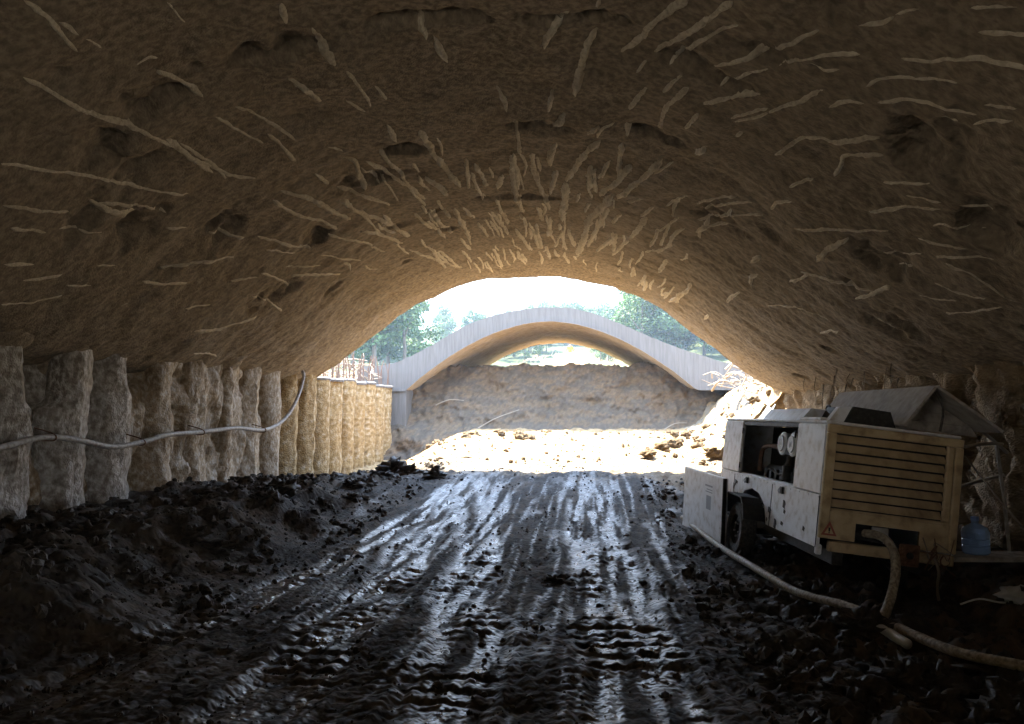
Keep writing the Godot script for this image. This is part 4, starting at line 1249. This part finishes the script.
	part(c, "tow_plate", box_mesh(Vector3(0.70, -0.06, 0.04), Vector3(0.88, 0.13, 0.065), 0.006), M.rust)
	part(c, "tow_bolt", lathe([Vector2(0.0, 0.0), Vector2(0.03, 0.0), Vector2(0.03, 0.02), Vector2(0.0, 0.02)], 6), M.dark_metal, Transform3D(Basis(Vector3.RIGHT, PI / 2), Vector3(0.79, 0.035, 0.066)))
	part(c, "corner_flap", box_mesh(Vector3(-0.002, -0.06, -0.03), Vector3(0.05, 0.03, 0.02), 0.01), M.white_paint)
	# warning triangle: rim, field, mark
	var red := plain(lin(0.28, 0.07, 0.04), 0.7)
	var sign := start()
	extrude(sign, PackedVector2Array([Vector2(0.015, 0.12), Vector2(0.155, 0.12), Vector2(0.085, 0.245)]), 0.046, 0.0475)
	var tri := part(c, "warning_triangle", done(sign), red)
	var inner := start()
	extrude(inner, PackedVector2Array([Vector2(0.045, 0.137), Vector2(0.125, 0.137), Vector2(0.085, 0.208)]), 0.0478, 0.0492)
	part(tri, "field", done(inner), M.yellow_paint)
	var mark := start()
	extrude(mark, PackedVector2Array([Vector2(0.079, 0.155), Vector2(0.091, 0.155), Vector2(0.094, 0.19), Vector2(0.076, 0.19)]), 0.0494, 0.0506)
	extrude(mark, PackedVector2Array([Vector2(0.079, 0.141), Vector2(0.091, 0.141), Vector2(0.091, 0.15), Vector2(0.079, 0.15)]), 0.0494, 0.0506)
	part(tri, "exclamation_mark", done(mark), M.dark_metal)
	# raised service hood on the deck
	var hp := PackedVector2Array([Vector2(0.03, H + 0.032), Vector2(0.12, H + 0.155), Vector2(0.56, H + 0.17), Vector2(0.66, H + 0.032)])
	var hood := start()
	extrude(hood, hp, -0.72, -1.9)
	part(c, "hood", done(hood), M.white_paint)
	var cover := start()
	extrude(cover, PackedVector2Array([Vector2(0.20, H + 0.032), Vector2(0.27, H + 0.185), Vector2(0.60, H + 0.175), Vector2(0.66, H + 0.032)]), -0.1, -0.70)
	part(c, "hood_cover", done(cover), M.dark_metal)
	var flap := start()
	extrude(flap, PackedVector2Array([Vector2(0.06, H + 0.032), Vector2(0.15, H + 0.17), Vector2(0.265, H + 0.19), Vector2(0.195, H + 0.034)]), -0.12, -0.20)
	part(c, "hood_flap", done(flap), M.white_paint)
	part(c, "hood_rail", box_mesh(Vector3(0.02, H + 0.032, -0.72), Vector3(0.08, H + 0.06, -0.2), 0.004), M.white_paint)
	# wheels and mudguards
	var tyre := lathe([Vector2(0.17, -0.07), Vector2(0.22, -0.085), Vector2(0.275, -0.085), Vector2(0.305, -0.06), Vector2(0.312, 0.0), Vector2(0.305, 0.06), Vector2(0.275, 0.085), Vector2(0.22, 0.085), Vector2(0.17, 0.07)], 40)
	var rim := lathe([Vector2(0.0, -0.02), Vector2(0.045, -0.02), Vector2(0.06, -0.045), Vector2(0.10, -0.05), Vector2(0.15, -0.03), Vector2(0.175, -0.065), Vector2(0.18, -0.065), Vector2(0.18, 0.06), Vector2(0.0, 0.06)], 30)
	for s in 2:
		var wx := -0.08 if s == 0 else W + 0.02
		var wheel := part(c, "wheel", tyre, M.rubber, Transform3D(Basis(Vector3.BACK, -PI / 2 if s == 0 else PI / 2), Vector3(wx, -0.15 if s == 0 else -0.06, -1.92)))
		part(wheel, "rim", rim, M.dark_metal)
		for b in 5:
			part(wheel, "wheel_nut", lathe([Vector2(0.0, -0.065), Vector2(0.011, -0.065), Vector2(0.011, -0.04)], 6), M.cable, Transform3D(Basis(), Vector3(0.08 * cos(TAU * b / 5.0), 0, 0.08 * sin(TAU * b / 5.0))))
	var guard := start()
	var prof := [Vector2(1.44, 0.02), Vector2(1.50, 0.17), Vector2(1.62, 0.245), Vector2(2.10, 0.25), Vector2(2.28, 0.17), Vector2(2.36, 0.0)]
	var gp := PackedVector2Array()
	for q in prof:
		gp.append(q)
	for k in range(prof.size() - 1, -1, -1):
		gp.append((prof[k] - Vector2(1.92, -0.15)) * 0.965 + Vector2(1.92, -0.15))
	extrude(guard, gp, -0.22, 0.0, turn)
	part(c, "mudguard", done(guard), M.dark_metal)
	part(c, "axle", tube([Vector3(-0.05, -0.15, -1.92), Vector3(0.6, -0.12, -1.92), Vector3(W, -0.07, -1.92)], 0.035, 10, 2), M.dark_metal)
	part(c, "support_leg", box_mesh(Vector3(0.98, -0.36, -0.5), Vector3(1.05, -0.02, -0.43), 0.008), M.dark_metal)
	# mud thrown up on the skirt and the panel edges
	var splash := lump(500, 1.0, 6, 9, 0.35)
	for k in 46:
		var z := -1.9 + 0.75 * rng.randfn() * 0.9
		if z > -1.45 or z < -2.4:
			var s := rng.randf_range(0.010, 0.028)
			part(c, "caked_mud", splash, M.clod, Transform3D(Basis(Vector3.BACK, PI / 2).scaled(Vector3(0.4, 1.0 + rng.randf(), 1.0 + rng.randf()) * s), Vector3(-0.002, rng.randf_range(0.01, 0.2 + 0.2 * rng.randf()), clampf(z, -3.2, -0.03))))
	# dry weeds and wire snagged on the bumper
	for k in 12:
		var p := Vector3(0.86 + rng.randf() * 0.3, 0.06 + rng.randf() * 0.03, 0.06)
		part(c, "snagged_twig", tube([p, p + Vector3(rng.randf_range(-0.06, 0.08), rng.randf_range(-0.1, 0.1), 0.05), p + Vector3(rng.randf_range(-0.14, 0.14), rng.randf_range(-0.16, 0.16), 0.06)], rng.randf_range(0.003, 0.007), 5, 3), M.twig if k % 3 == 0 else M.rust)
	part(c, "hanging_strip", tube([Vector3(0.98, 0.08, 0.07), Vector3(1.03, -0.06, 0.10), Vector3(1.04, -0.22, 0.09), Vector3(1.07, -0.38, 0.10), Vector3(1.08, -0.52, 0.09)], 0.017, 6, 4, 0.6, 0.4), M.twig)
	# home-made gabled roof set on the deck
	var roof := thing("plywood_roof", "small grey plywood gable roof standing on the compressor deck", "roof")
	roof.transform = at
	var e0 := Vector2(0.66, H + 0.06)
	var pk := Vector2(0.90, H + 0.43)
	var e1 := Vector2(1.50, H + 0.10)
	for s in [[e0, pk], [pk, e1]]:
		var a: Vector2 = s[0]
		var b: Vector2 = s[1]
		var nn := (b - a).normalized().orthogonal() * -0.024
		if nn.y < 0:
			nn = -nn
		var st := start()
		extrude(st, PackedVector2Array([a, b, b + nn, a + nn]), 0.08, -1.9)
		part(roof, "roof_board", done(st), M.plywood)
	for k in 4:
		var y0 := H + 0.05 + k * 0.09
		var y1 := minf(y0 + 0.086, pk.y - 0.01)
		var l0: float = lerpf(e0.x, pk.x, clampf((y0 - e0.y) / (pk.y - e0.y), 0, 1)) + 0.012
		var l1: float = lerpf(e0.x, pk.x, clampf((y1 - e0.y) / (pk.y - e0.y), 0, 1)) + 0.012
		var r0: float = lerpf(e1.x, pk.x, clampf((y0 - e1.y) / (pk.y - e1.y), 0, 1)) - 0.012
		var r1: float = lerpf(e1.x, pk.x, clampf((y1 - e1.y) / (pk.y - e1.y), 0, 1)) - 0.012
		var st := start()
		extrude(st, PackedVector2Array([Vector2(l0, y0), Vector2(r0, y0), Vector2(maxf(r1, l1 + 0.01), y1), Vector2(l1, y1)]), -0.26, -0.285)
		part(roof, "gable_plank", done(st), M.plywood)
	part(roof, "strap", tube([Vector3(0.93, H + 0.40, 0.0), Vector3(1.0, H + 0.26, 0.02), Vector3(1.0, H + 0.05, 0.0)], 0.012, 5, 3), M.rubber)
	# door panel taken off and stood in front of the wheel
	var pa := Vector3(1.545, 0.02, -9.0)
	var pb := Vector3(1.28, 0.05, -10.6)
	var dirx := (pb - pa).normalized()
	var up := Vector3(0.06, 1.0, 0.0).normalized()
	var out := dirx.cross(up).normalized()
	var door := thing("door_panel", "grey-white steel door panel with a pasted notice standing before the tyre", "panel")
	door.transform = Transform3D(Basis(dirx, up, out), pa)
	part(door, "sheet", box_mesh(Vector3(0.0, 0.0, -0.022), Vector3(1.62, 0.83, 0.022), 0.008), M.white_paint)
	var rim_st := start()
	box(rim_st, Vector3(-0.012, 0.0, -0.045), Vector3(0.010, 0.83, -0.0), 0.004)
	part(door, "edge_strip", done(rim_st), M.dark_metal)
	var side := -1.0 if out.x > 0 else 1.0
	var f := 0.0225 * side
	var flip := Transform3D(Basis(), Vector3.ZERO) if side > 0 else Transform3D(Basis(Vector3.UP, PI), Vector3.ZERO)
	part(door, "notice", box_mesh(Vector3(0.36, 0.34, minf(f, f + 0.002 * side)), Vector3(0.76, 0.72, maxf(f, f + 0.002 * side)), 0.0004), plain(lin(0.70, 0.71, 0.72), 0.6))
	for r in [[0.42, 0.67, 0.28, 0.022], [0.42, 0.63, 0.22, 0.012], [0.42, 0.60, 0.26, 0.012], [0.46, 0.39, 0.18, 0.17]]:
		part(door, "print", box_mesh(Vector3(r[0], r[1], minf(f + 0.0022 * side, f + 0.003 * side)), Vector3(r[0] + r[2], r[1] + r[3], maxf(f + 0.0022 * side, f + 0.003 * side)), 0.0002), plain(lin(0.26, 0.27, 0.29), 0.6))

func high(x: float, d: float) -> float:
	var m := mud_h(x, d)
	for k in 8:
		m = maxf(m, mud_h(x + 0.12 * cos(k * PI / 4.0), d + 0.15 * sin(k * PI / 4.0)))
	return m

func build_hoses() -> void:
	var pts := []
	for q in [[1.30, 10.9, 0.12], [1.46, 8.9, 0.10], [1.63, 7.7, 0.09], [1.80, 6.85, 0.08], [2.03, 6.25, 0.08], [2.22, 5.68, 0.08], [2.36, 5.25, 0.08], [2.60, 4.9, 0.08], [3.1, 4.5, 0.08], [3.9, 4.2, 0.08]]:
		pts.append(Vector3(q[0], lerpf(q[2], high(q[0], q[1]) + 0.05, 0.6), -q[1]))
	var h := part(self, "air_hose", tube(pts, 0.034, 12, 8, 0.12), M.hose)
	meta(h, "long muddy beige hose lying along the floor past the compressor", "hose")
	var g := mud_h(2.16, 6.0)
	h = part(self, "air_hose", tube([Vector3(2.38, 0.565, -6.85), Vector3(2.44, 0.57, -6.7), Vector3(2.475, 0.53, -6.57), Vector3(2.475, 0.414, -6.45), Vector3(2.40, 0.25, -6.3), Vector3(2.26, maxf(0.09, g + 0.06), -6.1), Vector3(2.17, g + 0.03, -6.02)], 0.036, 12, 7, 0.12), M.hose)
	meta(h, "beige hose arching down from the compressor outlet to the mud", "hose")
	var w := []
	for q in [[2.13, 5.93], [2.155, 5.78], [2.18, 5.62], [2.20, 5.50]]:
		w.append(Vector3(q[0] - 0.03, high(q[0], q[1]) + 0.02, -q[1]))
	h = part(self, "hose_end", tube(w, 0.036, 12, 5), M.white_plastic)
	meta(h, "short clean white hose end lying in the mud under the arching hose", "hose")
	var cab := []
	for q in [[-5.78, 1.14, 5.4], [-5.80, 1.22, 6.2], [-5.82, 1.279, 6.84], [-5.82, 1.338, 7.16], [-5.82, 1.358, 7.52], [-5.82, 1.298, 8.0], [-5.82, 1.206, 8.55], [-5.82, 1.244, 9.15], [-5.82, 1.32, 9.72], [-5.82, 1.34, 10.64], [-5.82, 1.38, 11.75], [-5.82, 1.327, 12.77], [-5.82, 1.5, 13.63], [-5.82, 1.89, 14.23], [-5.84, 2.35, 14.62], [-5.9, 2.5, 14.7]]:
		cab.append(Vector3(q[0], q[1], -q[2]))
	var slung := thing("wall_cable", "pale grey conduit hose slung along the row of piles", "cable")
	part(slung, "hose", tube(cab, 0.034, 10, 6, 0.12), M.conduit)
	for k in [4, 7, 9, 11]:
		var p: Vector3 = cab[k]
		part(slung, "clip", tube([p + Vector3(-0.22, 0.10, 0), p + Vector3(-0.02, 0.045, 0), p + Vector3(0.045, 0.0, 0), p + Vector3(0.0, -0.042, 0), p + Vector3(-0.2, -0.03, 0)], 0.007, 6, 4), M.rust)

func build_clutter() -> void:
	# the water bottle on the bank by the wall
	var by := mud_h(3.51, 7.3)
	var jug := thing("water_bottle", "empty blue plastic water bottle standing beside the compressor", "bottle", Vector3(3.51, maxf(0.33, by), -7.3))
	var blue := plain(Color(0.62, 0.78, 0.98, 0.6), 0.15)
	blue.transparency = BaseMaterial3D.TRANSPARENCY_ALPHA
	part(jug, "body", lathe([Vector2(0.0, 0.0), Vector2(0.10, 0.0), Vector2(0.115, 0.015), Vector2(0.115, 0.07), Vector2(0.108, 0.08), Vector2(0.115, 0.09), Vector2(0.115, 0.13), Vector2(0.108, 0.14), Vector2(0.115, 0.15), Vector2(0.115, 0.20), Vector2(0.10, 0.235), Vector2(0.05, 0.265), Vector2(0.03, 0.275), Vector2(0.03, 0.315)], 28), blue)
	part(jug, "cap", lathe([Vector2(0.034, 0.30), Vector2(0.034, 0.335), Vector2(0.0, 0.337)], 18), plain(lin(0.2, 0.35, 0.7), 0.5))
	var slab := part(self, "plank", box_mesh(Vector3(-0.55, -0.02, -0.16), Vector3(0.55, 0.02, 0.16), 0.006), M.plywood, Transform3D(Basis(Vector3.UP, 0.1), Vector3(3.65, maxf(0.33, by) - 0.022, -7.28)))
	meta(slab, "dirty plank on the bank with the water bottle standing on it", "plank")
	# rubbish
	for k in 3:
		var x := 3.42 + 0.16 * k
		var d := 6.55 + 0.06 * k
		var b := part(self, "plastic_bag", lump(200 + k, 0.9, 10, 14, 0.55), M.white_plastic, Transform3D(Basis(Vector3.UP, k * 1.3).scaled(Vector3.ONE * (0.10 - 0.02 * k)), Vector3(x, mud_h(x, d) + 0.04, -d)))
		meta(b, "crumpled white plastic rubbish on the bank near the water bottle", "rubbish", "white rubbish by the wall")
	var can := part(self, "tin_can", lathe([Vector2(0.0, 0.0), Vector2(0.05, 0.0), Vector2(0.052, 0.01), Vector2(0.05, 0.13), Vector2(0.042, 0.13), Vector2(0.04, 0.02), Vector2(0.0, 0.02)], 18), M.cable, Transform3D(Basis(Vector3.RIGHT, 1.45), Vector3(3.66, mud_h(3.66, 6.5) + 0.06, -6.55)))
	meta(can, "grey tin can lying open end outward among white rubbish", "can")
	var wire := part(self, "white_wire", tube([Vector3(3.1, mud_h(3.1, 6.75) + 0.05, -6.75), Vector3(3.22, mud_h(3.22, 6.7) + 0.06, -6.68), Vector3(3.34, mud_h(3.34, 6.6) + 0.03, -6.6), Vector3(3.42, mud_h(3.42, 6.5) + 0.02, -6.5)], 0.008, 6, 4), M.white_plastic)
	meta(wire, "thin white wire trailing from the compressor bumper to the rubbish", "wire")
	# sticks and cord against the dark wall
	var cord := part(self, "stay_cord", tube([Vector3(3.40, 1.22, -7.2), Vector3(3.37, 0.96, -6.7), Vector3(3.33, 0.70, -6.15), Vector3(3.3, 0.45, -5.6)], 0.009, 6, 4), M.twig)
	meta(cord, "pale taut cord running down from the compressor side to the ground", "cord")
	var posts := [[Vector3(3.98, 1.32, -7.8), Vector3(3.90, 0.3, -7.5)], [Vector3(3.58, 1.29, -7.6), Vector3(4.05, 1.31, -7.82)], [Vector3(3.5, 0.70, -8.4), Vector3(4.25, 0.98, -8.2)], [Vector3(4.3, 1.2, -8.2), Vector3(3.9, 1.6, -8.4)]]
	for p in posts:
		var o := part(self, "pole", tube([p[0], (p[0] + p[1]) / 2.0 + Vector3(0.01, 0.015, 0), p[1]], 0.017, 7, 3, 0.2), M.plywood)
		meta(o, "thin grey pole propped against the dark wall behind the bottle", "pole", "poles against the dark wall")
	# clods of mud: the many small ones, then the largest
	var r := RandomNumberGenerator.new()
	r.seed = 808
	for v in 3:
		var mm := MultiMesh.new()
		mm.transform_format = MultiMesh.TRANSFORM_3D
		mm.mesh = crumb(10 + v)
		mm.instance_count = 4500
		for k in 4500:
			var x := r.randf_range(-6.0, -3.0)
			var d := 3.0 + 13.5 * pow(r.randf(), 1.3)
			if k % 5 < 2:
				x = r.randf_range(0.9, 4.0)
				d = 3.2 + 11.0 * pow(r.randf(), 1.4)
			elif k % 5 == 4:
				x = r.randf_range(-3.2, 1.2)
			var s := (0.007 + (0.018 if k % 5 == 4 else 0.055) * pow(r.randf(), 5.0)) * (0.6 + 0.9 * ss(-0.2, 0.4, na.get_noise_2d(x * 0.9, d * 0.9)))
			mm.set_instance_transform(k, Transform3D(Basis.from_euler(Vector3(r.randf() * 6, r.randf() * 6, r.randf() * 6)).scaled(Vector3.ONE * s), Vector3(x, mud_h(x, d) + s * 0.1, -d)))
		var o := MultiMeshInstance3D.new()
		o.name = numbered("mud_crumbs")
		o.multimesh = mm
		o.material_override = M.clod
		add_child(o)
		meta(o, "dark wet crumbs of mud covering the churned floor", "mud")
		o.set_meta("kind", "stuff")
	var big := [[-0.36, 7.3, 0.085], [-4.0, 15.0, 0.28], [-3.6, 14.6, 0.20], [-4.3, 15.6, 0.24], [-3.2, 15.3, 0.15], [-3.0, 14.2, 0.16], [-3.9, 13.6, 0.17], [2.1, 4.9, 0.16], [2.45, 4.7, 0.14], [1.9, 4.5, 0.12], [2.7, 4.6, 0.17]]
	for k in 40:
		var x := r.randf_range(-5.6, -3.6)
		var d := r.randf_range(4.6, 13.5)
		if k % 3 == 0:
			x = r.randf_range(1.1, 3.2)
			d = r.randf_range(3.6, 6.5)
		big.append([x, d, r.randf_range(0.08, 0.17)])
	for k in big.size():
		var b: Array = big[k]
		var o := part(self, "mud_clod", lump(300 + k, 1.15, 14, 18, 0.6), M.clod, Transform3D(Basis(Vector3.UP, r.randf() * 6.0).scaled(Vector3(b[2] * r.randf_range(1.0, 1.4), b[2], b[2])), Vector3(b[0], mud_h(b[0], b[1]) + b[2] * 0.08, -b[1])))
		if k == 0:
			meta(o, "lone dark clod sitting in the middle of the wheel tracks", "mud clod")
		elif b[0] < 0:
			meta(o, "dark clod of mud on the churned ridge below the pile wall", "mud clod", "clods along the pile wall")
		else:
			meta(o, "dark clod of mud beside the hoses near the compressor", "mud clod", "clods by the hoses")
